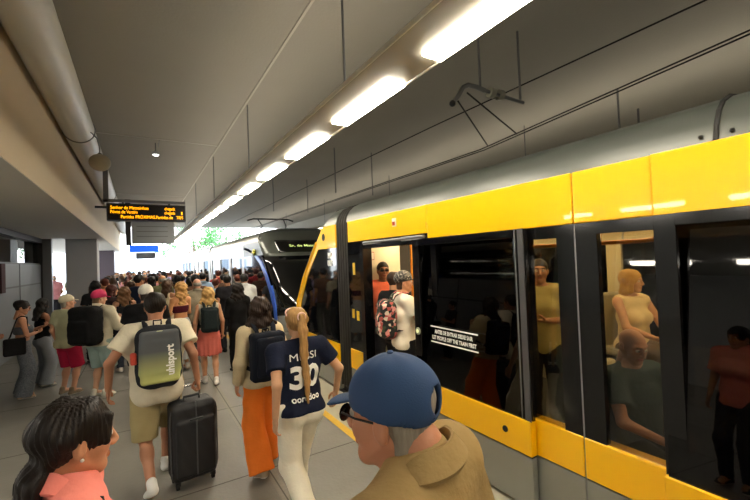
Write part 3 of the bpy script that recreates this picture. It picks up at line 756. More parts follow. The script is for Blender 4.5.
def hand_mesh(kind, side):
    key = ('hand', kind, side)
    if key in _cache: return _cache[key]
    F = Field((-.11, -.09, -.23), (.05, .11, .05), .0045)
    F.ec((0, 0, .02), (0, 0, -.04), (.022, .028), (.016, .036), (1, 0, 0), .01); F.ec((0, 0, -.04), (0, -.002, -.085), (.016, .038), (.013, .040), (1, 0, 0), .01)
    curl = {'relax': (12, 28, 22), 'grip': (62, 80, 50), 'flat': (4, 8, 6), 'hold': (35, 50, 35)}[kind]
    for i, (y, L) in enumerate(((.030, .072), (.010, .080), (-.011, .074), (-.030, .058))):
        p = np.array((0, y, -.088)); a = 0; r = .0092 if i < 3 else .008
        for j, fr in enumerate((.45, .32, .25)):
            a += math.radians(curl[j]+i*2); q = p+np.array((-math.sin(a), (y*.12), -math.cos(a)))*L*fr; F.cone(p, q, r, r-.0008, .003); p = q; r -= .0008
    t = [(-.004, .028, -.022), (-.014, .052, -.05), (-.022, .060, -.078), (-.028, .055, -.100)]
    if kind in ('grip', 'hold'): t = [(-.004, .028, -.022), (-.024, .050, -.045), (-.042, .046, -.068), (-.052, .028, -.080)]
    for i in range(3): F.cone(t[i], t[i+1], (.013, .0115, .0105)[i], (.0115, .0105, .009)[i], .006)
    V, Q = F.mesh()
    if side < 0: V = V*[-1, 1, 1]; Q = Q[:, ::-1]
    _cache[key] = (V, Q); return V, Q
def shoe_mesh(kind):
    key = ('shoe', kind)
    if key in _cache: return _cache[key]
    F = Field((-.08, -.12, -.1), (.08, .24, .1), .0065)
    F.ec((0, -.045, -.040), (0, .10, -.045), (.037, .036), (.043, .030), (1, 0, 0), .01); F.ec((0, .09, -.048), (0, .155, -.055), (.043, .028), (.034, .020), (1, 0, 0), .02)
    if kind != 'sandal': F.cone((0, -.03, -.03), (0, -.022, .03), .040, .040, .02)
    F.cone((0, .02, -.01), (0, .10, -.04), .03, .025, .02)
    F.cut(lambda X, Y, Z: -.074-Z+X*0+Y*0); V, Q = F.mesh(); c = V[Q].mean(1)
    mi = np.where(c[:, 2] < -.055, 1, 0); _cache[key] = (V, Q, mi); return V, Q, mi
def frame(z_dir, y_hint):
    """matrix whose -Z axis is z_dir and +Y follows y_hint"""
    z = -unit(z_dir); y = np.array(y_hint, float); y = unit(y-z*(y@z)); x = np.cross(y, z); return np.stack([x, y, z], 1)
def rotx(a): c, s = math.cos(a), math.sin(a); return np.array([[1, 0, 0], [0, c, -s], [0, s, c]])
def roty(a): c, s = math.cos(a), math.sin(a); return np.array([[c, 0, s], [0, 1, 0], [-s, 0, c]])
def rotz(a): c, s = math.cos(a), math.sin(a); return np.array([[c, -s, 0], [s, c, 0], [0, 0, 1]])
def ik(a, c, l1, l2, pole):
    a = np.array(a, float); c = np.array(c, float); d = c-a; L = np.linalg.norm(d); L2 = min(L, (l1+l2)*.999); c = a+d/L*L2; d = unit(d)
    x = (l1*l1-l2*l2+L2*L2)/(2*L2); hh = math.sqrt(max(0, l1*l1-x*x)); p = np.array(pole, float); p = unit(p-d*(p@d)); return a+d*x+p*hh, c

ARM = {  # wrist offset from the shoulder (x outward), elbow pole, hand, forward hint
 'down': ((.07, .04, -.50), (.3, -1, 0), 'relax'), 'back': ((.08, -.14, -.47), (.3, -1, 0), 'relax'), 'fwd': ((.03, .22, -.42), (.3, -1, 0), 'relax'),
 'phone': ((-.08, .27, -.18), (.6, -.2, -1), 'hold'), 'fold': ((-.16, .20, -.26), (.8, -.3, -1), 'hold'), 'strap': ((-.04, .17, -.10), (.5, -.1, -1), 'grip'),
 'up': ((.02, .16, .42), (1, .2, .2), 'grip'), 'pull': ((.12, -.10, -.48), (.3, -1, 0), 'grip'), 'lap': ((-.10, .30, -.34), (.8, -.3, -.4), 'relax'),
 'reach': ((.0, .36, -.28), (.4, -.2, -1), 'grip'), 'hip': ((.10, .10, -.36), (1, -.6, 0), 'hold'), 'head': ((-.1, .05, .2), (1, .0, -.1), 'relax'), 'wide': ((.17, .03, -.46), (.8, -.8, 0), 'relax'),
}
def hair_field(style, h=.006):
    F = Field((-.17, -.28, -.72), (.17, .17, .19), h)
    def cap(t=.014, front=.062, nape=-.07, sides=True):
        F.ell((0, -.018, .040), (.074+t, .094+t, .082+t), 0)
        if nape < -.0: F.ec((0, -.045, .03), (0, -.048, nape+.03), (.068+t*.6, .058+t*.6), (.048+t*.4, .034+t*.4), (1, 0, 0), .03)
    top = None
    if style in ('short', 'crop', 'fade', 'undercap'):
        cap({'short': .015, 'crop': .008, 'fade': .010, 'undercap': .002}[style], nape=-.085 if style == 'undercap' else -.06)
        if style == 'undercap': F.ec((0, -.046, .0), (0, -.050, -.075), (.068, .056), (.064, .046), (1, 0, 0), .01)
        F.ell((0, .105, -.045), (.078, .085, .105), .01, neg=True)
        for q in (-1, 1): F.ell((q*.085, -.0, -.03), (.025, .028, .042), .008, neg=True)
        F.cut(lambda X, Y, Z: (-.095 if style == 'undercap' else -.072)-Z+X*0+Y*0, .01)
    elif style == 'bald':
        F.ell((0, -.018, .01), (.080, .100, .07), 0); F.cut(lambda X, Y, Z: Z-.045+Y*.25+X*0); F.cut(lambda X, Y, Z: -.075-Z+X*0+Y*0)
        F.ell((0, .08, -.02), (.09, .10, .11), .01, neg=True)
        for q in (-1, 1): F.ell((q*.085, -.0, -.03), (.025, .028, .042), .008, neg=True)
    else:
        cap(.018, nape=-.05)
        F.ell((0, .108, -.06), (.062, .075, .115), .012, neg=True)
        if style == 'ponytail' or style == 'ponylow' or style == 'bun':
            for q in (-1, 1): F.ell((q*.086, .0, -.05), (.024, .034, .055), .01, neg=True)
            F.cut(lambda X, Y, Z: -.07-Z+X*0+Y*0)
            if style == 'ponylow':
                for q in (-1, 1): F.cone((q*.050, .066, .070), (q*.066, .060, -.004), .016, .007, .01)
            if style == 'ponytail':
                F.cone((0, -.09, .06), (-.004, -.135, .06), .026, .024, .015); F.cone((0, -.135, .06), (0, -.15, -.05), .027, .036, .02)
                F.cone((0, -.15, -.05), (0, -.150, -.25), .036, .033, .02); F.cone((0, -.150, -.25), (.008, -.165, -.48), .033, .026, .02); F.cone((.008, -.165, -.48), (.012, -.165, -.64), .026, .008, .02)
            elif style == 'ponylow':
                F.cone((0, -.07, -.04), (0, -.11, -.09), .040, .036, .02); F.ec((0, -.105, -.09), (0, -.12, -.22), (.05, .036), (.05, .03), (1, 0, 0), .03)
                F.cone((0, -.12, -.22), (0, -.09, -.31), .035, .012, .02)
            else: F.ell((0, -.10, .07), (.045, .04, .045), .015)
        else:
            L = {'bob': -.14, 'mid': -.21, 'long': -.34, 'xlong': -.42, 'wavy': -.33}[style]; wd = .082 if style in ('bob', 'mid') else .078
            if style == 'wavy':
                wd = .108; F.ell((0, -.03, .03), (.102, .118, .108), .02)
            F.ec((0, -.03, .02), (0, -.06, -.12), (.088, .07), (wd+.012, .055), (1, 0, 0), .03)
            F.ec((0, -.06, -.12), (0, -.075, L+.03), (wd+.012, .050), (wd*.85, .030), (1, 0, 0), .03)
            for q in (-1, 1):
                F.cone((q*.072, .02, .02), (q*.074, .012, -.10), .022, .024, .02); F.cone((q*.074, .012, -.10), (q*.075, -.0, max(L+.06, -.2)), .024, .014, .02)
            F.ell((0, .10, -.07), (.055, .085, .13), .01, neg=True)
            F.ec((0, .02, -.10), (0, .02, -.22), (.048, .05), (.05, .06), (1, 0, 0), 0) if False else None
    amp = {'undercap': .0006, 'wavy': .0026, 'short': .0010, 'crop': .0009, 'fade': .0009, 'bald': .001}.get(style, .0017)
    def strands(X, Y, Z):
        th = np.arctan2(X, -(Y+.0)); return amp*(np.sin(th*37+3*np.sin(Z*17)+X*20)+.7*np.sin(th*61+Z*9)+.5*np.sin(Z*60+th*5)*(.4))
    F.wob(strands)
    lump = {'undercap': 0, 'bald': 0, 'crop': .0012, 'fade': .001, 'short': .003, 'wavy': .009}.get(style, .004)
    if lump: F.wob(lambda X, Y, Z: lump*(np.sin(X*62+Z*23+1)*np.sin(Z*41+Y*30)+.7*np.sin(Y*55-Z*33+X*20)))
    return F
def hair_mesh(style, h=.006):
    key = ('hair', style, h)
    if key not in _cache: _cache[key] = hair_field(style, h).mesh()
    return _cache[key]
def cap_mesh(kind):
    key = ('cap', kind)
    if key in _cache: return _cache[key]
    F = Field((-.12, -.15, -.02), (.12, .22, .18), .005)
    F.ell((0, -.018, .044), (.094, .115, .100), 0); F.cut(lambda X, Y, Z: .012+Y*.2-Z+X*0)
    F.ell((0, -.018, .034), (.083, .104, .091), 0, neg=True)
    if kind == 'open': F.ell((0, -.135, .042), (.036, .05, .030), .004, neg=True)
    F.wob(lambda X, Y, Z: .0010*np.cos(6*np.arctan2(X, Y+.016))*(np.abs(Z) < 9))
    V, Q = F.mesh()
    G = Field((-.12, .0, -.03), (.12, .23, .09), .0045)
    G.ec((0, .07, .040), (0, .152, .022), (.084, .008), (.064, .008), (1, 0, 0), .0); G.wob(lambda X, Y, Z: X*X*1.6+0*Y+0*Z)
    G.ell((0, -.016, .040), (.088, .108, .09), 0, neg=True)
    v, q = G.mesh(); _cache[key] = ((V, Q), (v, q)); return _cache[key]

class Person:
    """a figure modelled in its own frame (facing +Y, feet on z=0), scaled from a 1.75 m body"""
    def __init__(s, label, loc, rz, h=1.75, sex='m', skin='#b98a6c', hair=('short', '#1d1712'), top=('tee', '#cccccc'), bottom=('pants', '#333333'), shoes='#e8e8e8',
                 arms=('down', 'down'), legs='stand', lean=0, side=0, head=(0, 0), cap=None, glasses=None, vox=.013, hv=.0055, zb=0, group=None, build=1.0, armx=None, twist=0, shoekind='shoe', category='person', name='person', neck=(0, 0)):
        sc = h/1.75; s.sc = sc; s.sex = sex; f = sex == 'f'; s.rz = rz; s.loc = loc; s.vox = vox
        s.t = thing(name, label, category, (loc[0], loc[1], zb), rz, group)
        bw = build*(.93 if f else 1.0)
        drop = 0; sit = legs == 'sit'
        if legs.startswith('walk'): drop = .03
        pz = .95-drop if not sit else .52
        pel = A3(0, 0, pz).astype(float); R = rotx(-lean)@roty(side); s.R = R; s.pel = pel
        tp = lambda x, y, z: pel+R@np.array((x, y, z-.95)); s.tp = tp
        sw = .178*bw; S = {q: tp(q*sw, -.005, 1.415) for q in (-1, 1)}; s.S = S
        sdir = R@np.array((1., 0, 0)); s.sdir = sdir
        Rt = R@rotz(twist)
        # legs
        Hh = {q: pel+np.array((q*.088*bw, 0, -.04)) for q in (-1, 1)}; ank = {}; knee = {}; fp = {}
        for q in (-1, 1):
            if legs == 'stand': a = (q*.10, -.01, .08); p = 0
            elif legs == 'contra': a = (q*.10+(.02 if q > 0 else 0), .07 if q > 0 else -.03, .08); p = 0
            elif legs in ('walkL', 'walkR'):
                fw = (q < 0) == (legs == 'walkL'); a = (q*.075, .27, .085) if fw else (q*.085, -.30, .15); p = .12 if fw else -.62
            elif legs in ('stepL', 'stepR'):
                fw = (q < 0) == (legs == 'stepL'); a = (q*.075, .15, .08) if fw else (q*.085, -.17, .105); p = .0 if fw else -.32
            elif sit: a = (q*.11, .44, .08); p = 0
            kn, an = ik(Hh[q], a, .43, .42, (q*.1, 1, .0) if not sit else (0, .3, 1)); knee[q] = kn; ank[q] = an; fp[q] = p
        s.knee, s.ank = knee, ank
        # arms
        elb = {}; wr = {}; hk = {}
        for i, q in ((0, -1), (1, 1)):
            spec = arms[i] if not isinstance(arms[i], str) else ARM[arms[i]]
            o, pole, hk[q] = spec[0], spec[1], spec[2]
            tgt = S[q]+Rt@np.array((q*o[0], o[1], o[2])); elb[q], wr[q] = ik(S[q], tgt, .285, .25, Rt@np.array((q*pole[0], pole[1], pole[2])))
        s.elb, s.wr = elb, wr
        pts = [tp(0, 0, 1.5)]+[x for d in (S, elb, wr, knee, ank, Hh) for x in d.values()]+[pel]
        lo = np.min(pts, 0)-.27; hi = np.max(pts, 0)+.27; lo[2] = max(lo[2], -.03) if not sit else lo[2]
        s.lo, s.hi = lo, hi
        if f: hips, waist, chest, shd = (.168*bw, .112), (.128*bw, .092), (.145*bw, .10), (.14*bw, .07)
        else: hips, waist, chest, shd = (.155*bw, .105), (.148*bw, .102), (.168*bw, .112), (.155*bw, .08)
        s.dims = (hips, waist, chest, shd)
        def torso(F, infl, k=.04, arm=False):
            F.ec(tp(0, 0, .90), tp(0, 0, 1.06), hips, waist, sdir, k, infl); F.ec(tp(0, 0, 1.06), tp(0, .0, 1.26), waist, chest, sdir, k, infl); F.ec(tp(0, 0, 1.26), tp(0, -.01, 1.38), chest, shd, sdir, k, infl)
            F.cone(tp(-sw+.02, -.012, 1.41), tp(sw-.02, -.012, 1.41), .052+infl, k=k)
            for q in (-1, 1):
                F.cone(tp(q*.03, -.015, 1.475), tp(q*(sw-.02), -.012, 1.425), .035+infl, .045+infl, k)
                if f: F.ell(tp(q*.068*bw, .075, 1.245), (.062+infl, .058+infl, .062+infl), .03)
                F.ell(tp(q*.07*bw, -.045, .895) if not sit else tp(q*.08*bw, -.04, .92), np.array((.088, .085, .09))*bw+infl, .03)
        s.torso = torso
        # body: one continuous surface
        F = Field(lo, hi, vox); torso(F, 0)
        F.cone(tp(0, -.02, 1.42), tp(0, -.012, 1.53), .060 if not f else .052, .056 if not f else .048, .03)
        for q in (-1, 1):
            F.cone(Hh[q], knee[q], .083*bw, .056, .03); F.cone(knee[q], ank[q], .053, .036, .02); c = knee[q]*.7+ank[q]*.3; F.ell(c+np.array((0, -.018, 0)) if not sit else c, (.052, .055, .085), .03)
            F.cone(ank[q], ank[q]+np.array((0, .13, -.035-.1*(fp[q] < -.1))), .036, .03, .02)
            F.cone(S[q], elb[q], .048*bw, .038, .03); F.cone(elb[q], wr[q], .038, .026, .02)
        if sit:
            for q in (-1, 1): F.cone(Hh[q], knee[q], .085, .06, .03)
        V, Q = F.mesh(); skm = skinm(skin)
        hc = hair[1] if hair else '#554433'
        mats = [skm, mat('lips_'+skin.strip('#'), [c*.9 if i == 0 else c*.68 for i, c in enumerate([int(skin.strip('#')[i:i+2], 16)/255 for i in (0, 2, 4)])], .45), hairm(hc), mat('eye_white', '#c9c2b8', .4), mat('iris', '#2a1a10', .2)]
        parts = [(V*sc, Q, 0)]
        hR = R@rotz(head[0])@rotx(head[1]); s.hR = hR; hcn = tp(0, (.012 if not f else .008)+neck[0], 1.633+neck[1]); s.hc = hcn
        def H(v): return (v@hR.T+hcn)*sc
        s.H = H
        for (v, g, m) in head_mesh(sex, hv): parts.append((H(v), g, m))
        for q in (-1, 1):
            v, g = hand_mesh(hk[q], q); d = wr[q]-elb[q]; hint = Rt@np.array((0, 1., .15)) if abs(unit(d)[1]) < .8 else Rt@np.array((-q*.6, 0, .8))
            parts.append(((v@frame(d, hint).T+wr[q])*sc, g, 0))
        s.body = np_mesh('body', parts, mats, s.t)
        # shoes
        if shoes:
            for q in (-1, 1):
                v, g, m = shoe_mesh(shoekind); Rf = rotz(-q*.14)@rotx(fp[q]*.8); o = np_mesh('shoe', [((v@Rf.T+ank[q])*sc, g, m)], [cloth(shoes), mat('sole_pale', '#d9d6cf', .6) if shoes not in ('#222222', '#2a2a2a') else m_rub], s.t)
        # hair, cap, glasses
        if hair:
            v, g = hair_mesh(hair[0] if not cap or hair[0] not in ('short', 'crop') else 'undercap', .006 if hv > .004 else .0045); o = np_mesh('hair', [(H(v), g, 0)], [hairm(hair[1])], s.t); s.hair = o
        if cap:
            (v, g), (v2, g2) = cap_mesh(cap[0]); m = mat('cap_'+cap[1].strip('#'), cap[1], .8, bump=.08, bscale=300); o = np_mesh('cap', [(H(v), g, 0)], [m], s.t)
            np_mesh('cap_brim', [(H(v2), g2, 0)], [m if len(cap) < 3 else mat('cap_'+cap[2].strip('#'), cap[2], .8, bump=.3, bscale=300)], o)
            bb = MB().ball((0, -.016, .146), (.009, .009, .005), 8); bb.v = [tuple(x) for x in H(np.array(bb.v))]; bb.build('cap_button', m, o, smooth=True)
        if glasses:
            b = MB()
            if glasses == 'sun':
                for q in (-1, 1):
                    b.ball((q*.034, .104, .006), (.027, .006, .020), 14, 0); b.tube([(q*.058, .098, .014), (q*.079, .05, .012), (q*.083, -.01, .006), (q*.082, -.02, -.006)], .0028, 6, 1)
                b.tube([(-.01, .110, .010), (.01, .110, .010)], .003, 6, 1); ms = [mat('sunglass_lens', '#08080a', .06), m_blk]
            else:
                for q in (-1, 1):
                    b.tube([(q*.034+.025*math.cos(a), .105, .006+.019*math.sin(a)) for a in np.linspace(0, 2*PI, 17)], .0022, 6, 1); b.tube([(q*.058, .100, .012), (q*.079, .05, .010), (q*.083, -.01, .004)], .0022, 6, 1)
                b.tube([(-.01, .109, .008), (.01, .109, .008)], .0022, 6, 1); ms = [m_blk, mat('spectacle_frame', '#20201f', .3)]
            b.v = [tuple(x) for x in H(np.array(b.v))]; b.build('sunglasses' if glasses == 'sun' else 'glasses', ms, s.t, smooth=True)
        s.Hh = Hh; s.bw = bw; s.sit = sit
        if top: s.make_top(*top)
        if bottom: s.make_bottom(*bottom)
    def fold(s, F, a=.0035, seed=0):
        r = np.random.default_rng(seed+int(abs(s.loc[0])*100)); k = r.uniform(14, 30, (4, 3))*r.choice([-1, 1], (4, 3)); k[:, 2] *= .7; ph = r.uniform(0, 6, 4)
        F.wob(lambda X, Y, Z: sum(a/2*np.sin(X*k[i, 0]+Y*k[i, 1]+Z*k[i, 2]+ph[i]+1.5*np.sin(Z*k[(i+1) % 4, 0]*.5+X*9)) for i in range(4)))
    def make_top(s, kind, col, hem=.88, loose=.016, sleeve=None, name=None, m=None):
        F = Field(s.lo, s.hi, s.vox); tp = s.tp; w = s.vox*.25
        F_loose = loose+w
        s.torso(F, F_loose, .045)
        zz = lambda X, Y, Z: (X-s.pel[0])*s.R[0, 2]+(Y-s.pel[1])*s.R[1, 2]+(Z-s.pel[2])*s.R[2, 2]+.95   # height along the spine
        yy = lambda X, Y, Z: (X-s.pel[0])*s.R[0, 1]+(Y-s.pel[1])*s.R[1, 1]+(Z-s.pel[2])*s.R[2, 1]
        xx = lambda X, Y, Z: (X-s.pel[0])*s.R[0, 0]+(Y-s.pel[1])*s.R[1, 0]+(Z-s.pel[2])*s.R[2, 0]
        if kind in ('tee', 'long', 'shirt', 'polo', 'jacket'):
            fr = {'tee': .62, 'polo': .6, 'shirt': .7, 'long': 1, 'jacket': 1}[kind] if sleeve is None else sleeve
            for q in (-1, 1):
                a, b, c = s.S[q], s.elb[q], s.wr[q]
                if fr < 1: F.cone(a, a+(b-a)*fr, .054*s.bw+loose*.9, .050+loose*1.3, .035, cut='end')
                else: F.cone(a, b, .052*s.bw+loose, .042+loose, .035); F.cone(b, b+(c-b)*.96, .042+loose, .034+loose*.7, .02, cut='end')
            F.cone(tp(0, -.02, 1.42), tp(0, -.015, 1.50), .062+loose*.6, .060+loose*.5, .02)
        s.fold(F, .003 if s.vox < .02 else .001)
        F.cut(lambda X, Y, Z: hem-zz(X, Y, Z))
        if kind in ('tee', 'long', 'jacket'): F.cut(lambda X, Y, Z: zz(X, Y, Z)-1.492+yy(X, Y, Z)*.35)
        if kind in ('polo', 'shirt'): F.cut(lambda X, Y, Z: zz(X, Y, Z)-1.528+yy(X, Y, Z)*.35)
        if kind == 'tank': F.cut(lambda X, Y, Z: np.maximum(zz(X, Y, Z)-1.36-.15*(np.abs(np.abs(xx(X, Y, Z))-.085) < .022), 0*X)-.001 if False else zz(X, Y, Z)-1.37-.14*(np.abs(np.abs(xx(X, Y, Z))-.085) < .024))
        if kind == 'sleeveless': F.cut(lambda X, Y, Z: np.maximum(zz(X, Y, Z)-1.485+yy(X, Y, Z)*.3, np.abs(xx(X, Y, Z))-.178*s.bw))
        if kind == 'bandeau': F.cut(lambda X, Y, Z: np.maximum(zz(X, Y, Z)-1.30, 1.16-zz(X, Y, Z)))
        V, Q = F.mesh(); s.top = np_mesh(name or {'tee': 'shirt', 'polo': 'shirt', 'jacket': 'jacket', 'long': 'sweater'}.get(kind, 'top'), [(V*s.sc, Q, 0)], [m or cloth(col)], s.t)
        if kind in ('polo', 'shirt'):
            T = np.linspace(-2.62, 2.62, 29); vs = []; n = len(T); kz = .032
            for (rx, ry, zz_, dz) in ((.070, .064, 1.49, 0), (.072, .066, 1.553, 0), (.078, .072, 1.556, 0), (.112, .102, 1.512, .0), (.108, .098, 1.502, .0)):
                for t in T:
                    fr_ = max(0, (abs(t)-1.2)/1.42)   # 0 at the back and sides, 1 at the opening
                    x = rx*s.bw*math.sin(t); y = -ry*math.cos(t)-.018; z = zz_-.085*fr_-.02*(1-math.cos(t))*.5
                    if rx > .1: z -= .02*fr_; y += .012*fr_
                    vs.append(tp(x, y, z)*s.sc)
            fs = [(r*n+i, r*n+i+1, (r+1)*n+i+1, (r+1)*n+i) for r in range(4) for i in range(n-1)]
            MB().add(vs, fs).build('collar', m or cloth(col), s.top, smooth=True)
    def make_bottom(s, kind, col, ln=None, m=None, loose=.014):
        F = Field(s.lo, s.hi, s.vox); tp = s.tp; hips, waist = s.dims[0], s.dims[1]; w = s.vox*.25; L = loose+w
        for q in (-1, 1):
            F.ell(tp(q*.07*s.bw, -.045, .895) if not s.sit else tp(q*.08*s.bw, -.04, .92), np.array((.09, .088, .092))*s.bw+L, .03)
        F.ec(tp(0, 0, .89), tp(0, 0, 1.05), hips, (waist[0]+.006, waist[1]+.004), s.sdir, .03, L*.8, cut='end')
        if kind in ('pants', 'wide', 'shorts', 'baggy', 'slim'):
            for q in (-1, 1):
                a, b, c = s.Hh[q], s.knee[q], s.ank[q]; x = {'pants': (.088, .072, .062), 'baggy': (.098, .086, .078), 'wide': (.10, .105, .125), 'slim': (.084, .062, .048), 'shorts': (.100, .098, 0)}[kind]
                e = {'shorts': 1.0}.get(kind, 1.0) if ln is None else ln
                if kind == 'shorts': F.cone(a, a+(b-a)*e, x[0]*s.bw+L*.6, x[1]+L*.5, .03, cut='end')
                else:
                    F.cone(a, b, x[0]*s.bw+L*.5, x[1]+L*.5, .035); F.cone(b, b+(c-b)*(.98 if ln is None else ln)*(1.08 if kind == 'wide' else 1), x[1]+L*.5, x[2]+L*.3, .03, cut='end')
                    if s.vox < .016:
                        cc = b*.72+c*.28; F.ell(cc+np.array((0, -.012, 0)), np.array((.062, .066, .1))+L*.4, .03)
        else:
            e = .48 if ln is None else ln; top = tp(0, 0, .93); k0 = (s.knee[-1]+s.knee[1])/2; bot = np.array((k0[0]*.5, k0[1]*.5, e))
            r = (.20, .16) if kind == 'skirt' else (.24, .21)
            F.ec(top, bot, (hips[0]+.01, hips[1]+.02), r, s.sdir, .03, L, cut='end')
            F.wob(lambda X, Y, Z: .006*np.sin(np.arctan2(X, Y)*13)*np.clip((.95-Z)*2.5, 0, 1))
        s.fold(F, .004 if s.vox < .02 else .001, 3)
        V, Q = F.mesh(); s.bot = np_mesh({'skirt': 'skirt', 'longskirt': 'skirt', 'shorts': 'shorts'}.get(kind, 'trousers'), [(V*s.sc, Q, 0)], [m or cloth(col)], s.t)
    def world(s, p):
        p = rotz(s.rz)@(np.array(p)*s.sc); return Vector((p[0]+s.loc[0], p[1]+s.loc[1], p[2]+s.t.location.z))
def project_text(P_, target, s_, size, zc, width, m, name, parent, bold=0, yback=-1, xoff=0, up=(0, 1)):
    """lay lettering on the back of a garment or bag (in the owner's local frame)"""
    bm = bmesh.new(); bm.from_mesh(target.data); bvh = BVHTree.FromBMesh(bm); bm.free(); off = Vector(target.location) if False else Vector((0, 0, 0))
    vs, fs = text_tris(s_, size, width, bold); out = []
    for v in vs:
        a, b_ = (v[0], v[1]) if up == (0, 1) else (-v[1], v[0])
        x = xoff+a*(-yback)*1.0; z = zc+b_
        hit = bvh.ray_cast(Vector((x, yback*.7, z)), Vector((0, -yback, 0)))
        y = hit[0].y if hit[0] is not None else yback*.14
        out.append((x, y+yback*.004, z))
    return MB().add(out, fs).build(name, m, parent)

def straps(t, off, sc, P_, m, w=.024):
    """two shoulder straps following the wearer's shoulders, in the bag's frame"""
    for q in (-1, 1):
        x = .095; pts = [(q*x*.8, -.17, 1.40), (q*x*.95, -.13, 1.475), (q*x, -.06, 1.515), (q*x, .02, 1.505), (q*x, .09, 1.44), (q*(x+.01), .15, 1.32), (q*(x+.03), .145, 1.22), (q*(x+.07), .08, 1.14), (q*(x+.06), -.06, 1.08), (q*(x+.02), -.15, 1.06)]
        path = [tuple((P_.tp(*p))*sc-off) for p in pts]
        MB().tube(path, [w]*len(path), 8, flat=.3, up=(0, 0, 1)).build('shoulder_strap', m, t, smooth=True)
def backpack(P_, label, col, size=(.30, .46, .17), zc=1.20, front=None, pocket=None, group=None, m=None, text_=None, roundness=.07, gap=.0):
    sc = P_.sc; w_, h_, d_ = size; base = P_.tp(0, -.125-d_/2-gap, zc-h_/2)*sc
    p = rotz(P_.rz)@base; t = thing('backpack', label, 'backpack', (P_.loc[0]+p[0], P_.loc[1]+p[1], P_.t.location.z+p[2]), P_.rz, group)
    F = Field((-w_/2-.08, -d_/2-.1, -.06), (w_/2+.08, d_/2+.06, h_+.08), .009 if P_.vox < .014 else .014)
    F.rbox((0, 0, h_*.5), (w_/2, d_/2, h_/2), roundness, 0); F.rbox((0, -d_*.32, h_*.36), (w_*.40, d_*.32, h_*.30), .05, .02)
    F.wob(lambda X, Y, Z: .003*np.sin(X*40+Z*22)+.002*np.sin(Z*50-X*13))
    V, Q = F.mesh(); Rl = P_.R
    mm = m or cloth(col); V2 = (V-[0, 0, 0])@Rl.T*sc; body = np_mesh('bag_body', [(V2, Q, 0)], [mm], t)
    if front or pocket:
        F2 = Field((-w_/2-.02, -d_/2-.12, -.02), (w_/2+.02, 0, h_+.02), .007); F2.rbox((0, -d_/2-.012, h_*.52), (w_*.40, .03, h_*.40), .03 if pocket else .028, 0)
        if not pocket: F2.ec((0, -d_/2-.012, h_*.3), (0, -d_/2-.012, h_*.74), (w_*.42, .032), (w_*.34, .03), (1, 0, 0), .02)
        v, q = F2.mesh(); fm = front if front else mm; fo = np_mesh('front_pocket', [(v@Rl.T*sc, q, 0)], [fm], t)
        if text_: project_text(P_, fo, text_[0], text_[1], h_*.47*sc, text_[2], m_white, 'lettering', t, bold=.003, up=(1, 0), xoff=text_[3])
        # piping
        pts = [(w_*.40*math.cos(a), -d_/2-.028, h_*.52+h_*.39*math.sin(a)) for a in np.linspace(-.2, PI+.2, 22)]
        pts = [(max(-w_*.37, min(w_*.37, x*1.15)), y, z) for x, y, z in pts]
        MB().tube([tuple(Rl@np.array(x)*sc) for x in pts], .004, 6).build('zip', mat('zip_'+('pale' if front else 'dark'), '#c9cf9a' if front else '#2c2c2c', .5), t, smooth=True)
    straps(t, base, sc, P_, mm)
    hp = [(-.03, d_*.3, h_-.01), (-.03, d_*.3, h_+.03), (.03, d_*.3, h_+.03), (.03, d_*.3, h_-.01)]
    MB().tube([tuple(Rl@np.array(x)*sc) for x in hp], .008, 6).build('grab_loop', mm, t, smooth=True)
    return t
def shoulder_bag(P_, label, col, q=1, z=.92, size=(.26, .24, .10), y=0, cat='bag', strapx=True):
    sc = P_.sc; c = np.array((q*.27, y, z-size[1]/2)); base = c*sc; p = rotz(P_.rz)@base
    t = thing('shoulder_bag', label, cat, (P_.loc[0]+p[0], P_.loc[1]+p[1], P_.t.location.z+p[2]), P_.rz)
    F = Field((-size[2]/2-.04, -size[0]/2-.04, -.04), (size[2]/2+.04, size[0]/2+.04, size[1]+.04), .009); F.rbox((0, 0, size[1]/2), (size[2]/2, size[0]/2, size[1]/2), .035, 0); V, Q = F.mesh()
    np_mesh('bag_body', [(V*sc, Q, 0)], [cloth(col)], t)
    S = P_.S[q]
    pts = [c+[0, .09, size[1]*.9], c*.45+S*.55+[q*.015, .11, 0], S+[-q*.03, .06, .055], S+[-q*.035, -.01, .075], S+[-q*.03, -.07, .05], c*.45+S*.55+[q*.015, -.12, 0], c+[0, -.09, size[1]*.9]]
    MB().tube([tuple((np.array(x)-c)*sc) for x in pts], .012, 6, flat=.5).build('strap', cloth(col), t, smooth=True)
    return t

# ------------------------------------------------------------------ the people near the camera
S1, S2, S3, S4 = '#c8956f', '#b5805c', '#d8a888', '#8a5a3e'
# woman in coral blouse, lower left corner
a = Person('dark-haired woman in a coral blouse with a pearl earring, bottom left corner, looking right', (-.175, 1.475), math.radians(-84), 1.62, 'f', '#c08a68', ('ponylow', '#17100d'),
           ('polo', '#f08c80', .86, .02, .75), ('pants', '#3a3a44'), '#333333', arms=('down', 'down'), vox=.0085, hv=.0032, head=(.27, -.08), build=1.10, neck=(-.005, -.025))
e = MB().ball((0, 0, 0), (.0055, .0055, .0055), 12)
for q in (-1, 1):
    e = MB().ball((q*.087, -.008, -.038), (.0058, .0058, .0058), 12); e.v = [tuple(x) for x in a.H(np.array(e.v))]; e.build('pearl_earring', mat('pearl', '#f4efe6', .15), a.t, smooth=True)
shoulder_bag(a, 'black shoulder bag with dark strap worn by the woman in coral', '#1c1c20', 1, .92)
# man in navy cap
b_ = Person('older man in a navy baseball cap, sunglasses and tan shirt, bottom centre, seen from behind', (.545, .745), math.radians(28), 1.785, 'm', '#b77f62', ('short', '#8b8478'),
            ('polo', '#957d52', .84, .026, .8), ('pants', '#44443f'), '#4a3a2a', arms=('down', 'down'), vox=.0085, hv=.0032, head=(.06, -.06), cap=('open', '#24426a'), glasses='sun', build=1.12, neck=(.05, -.045))
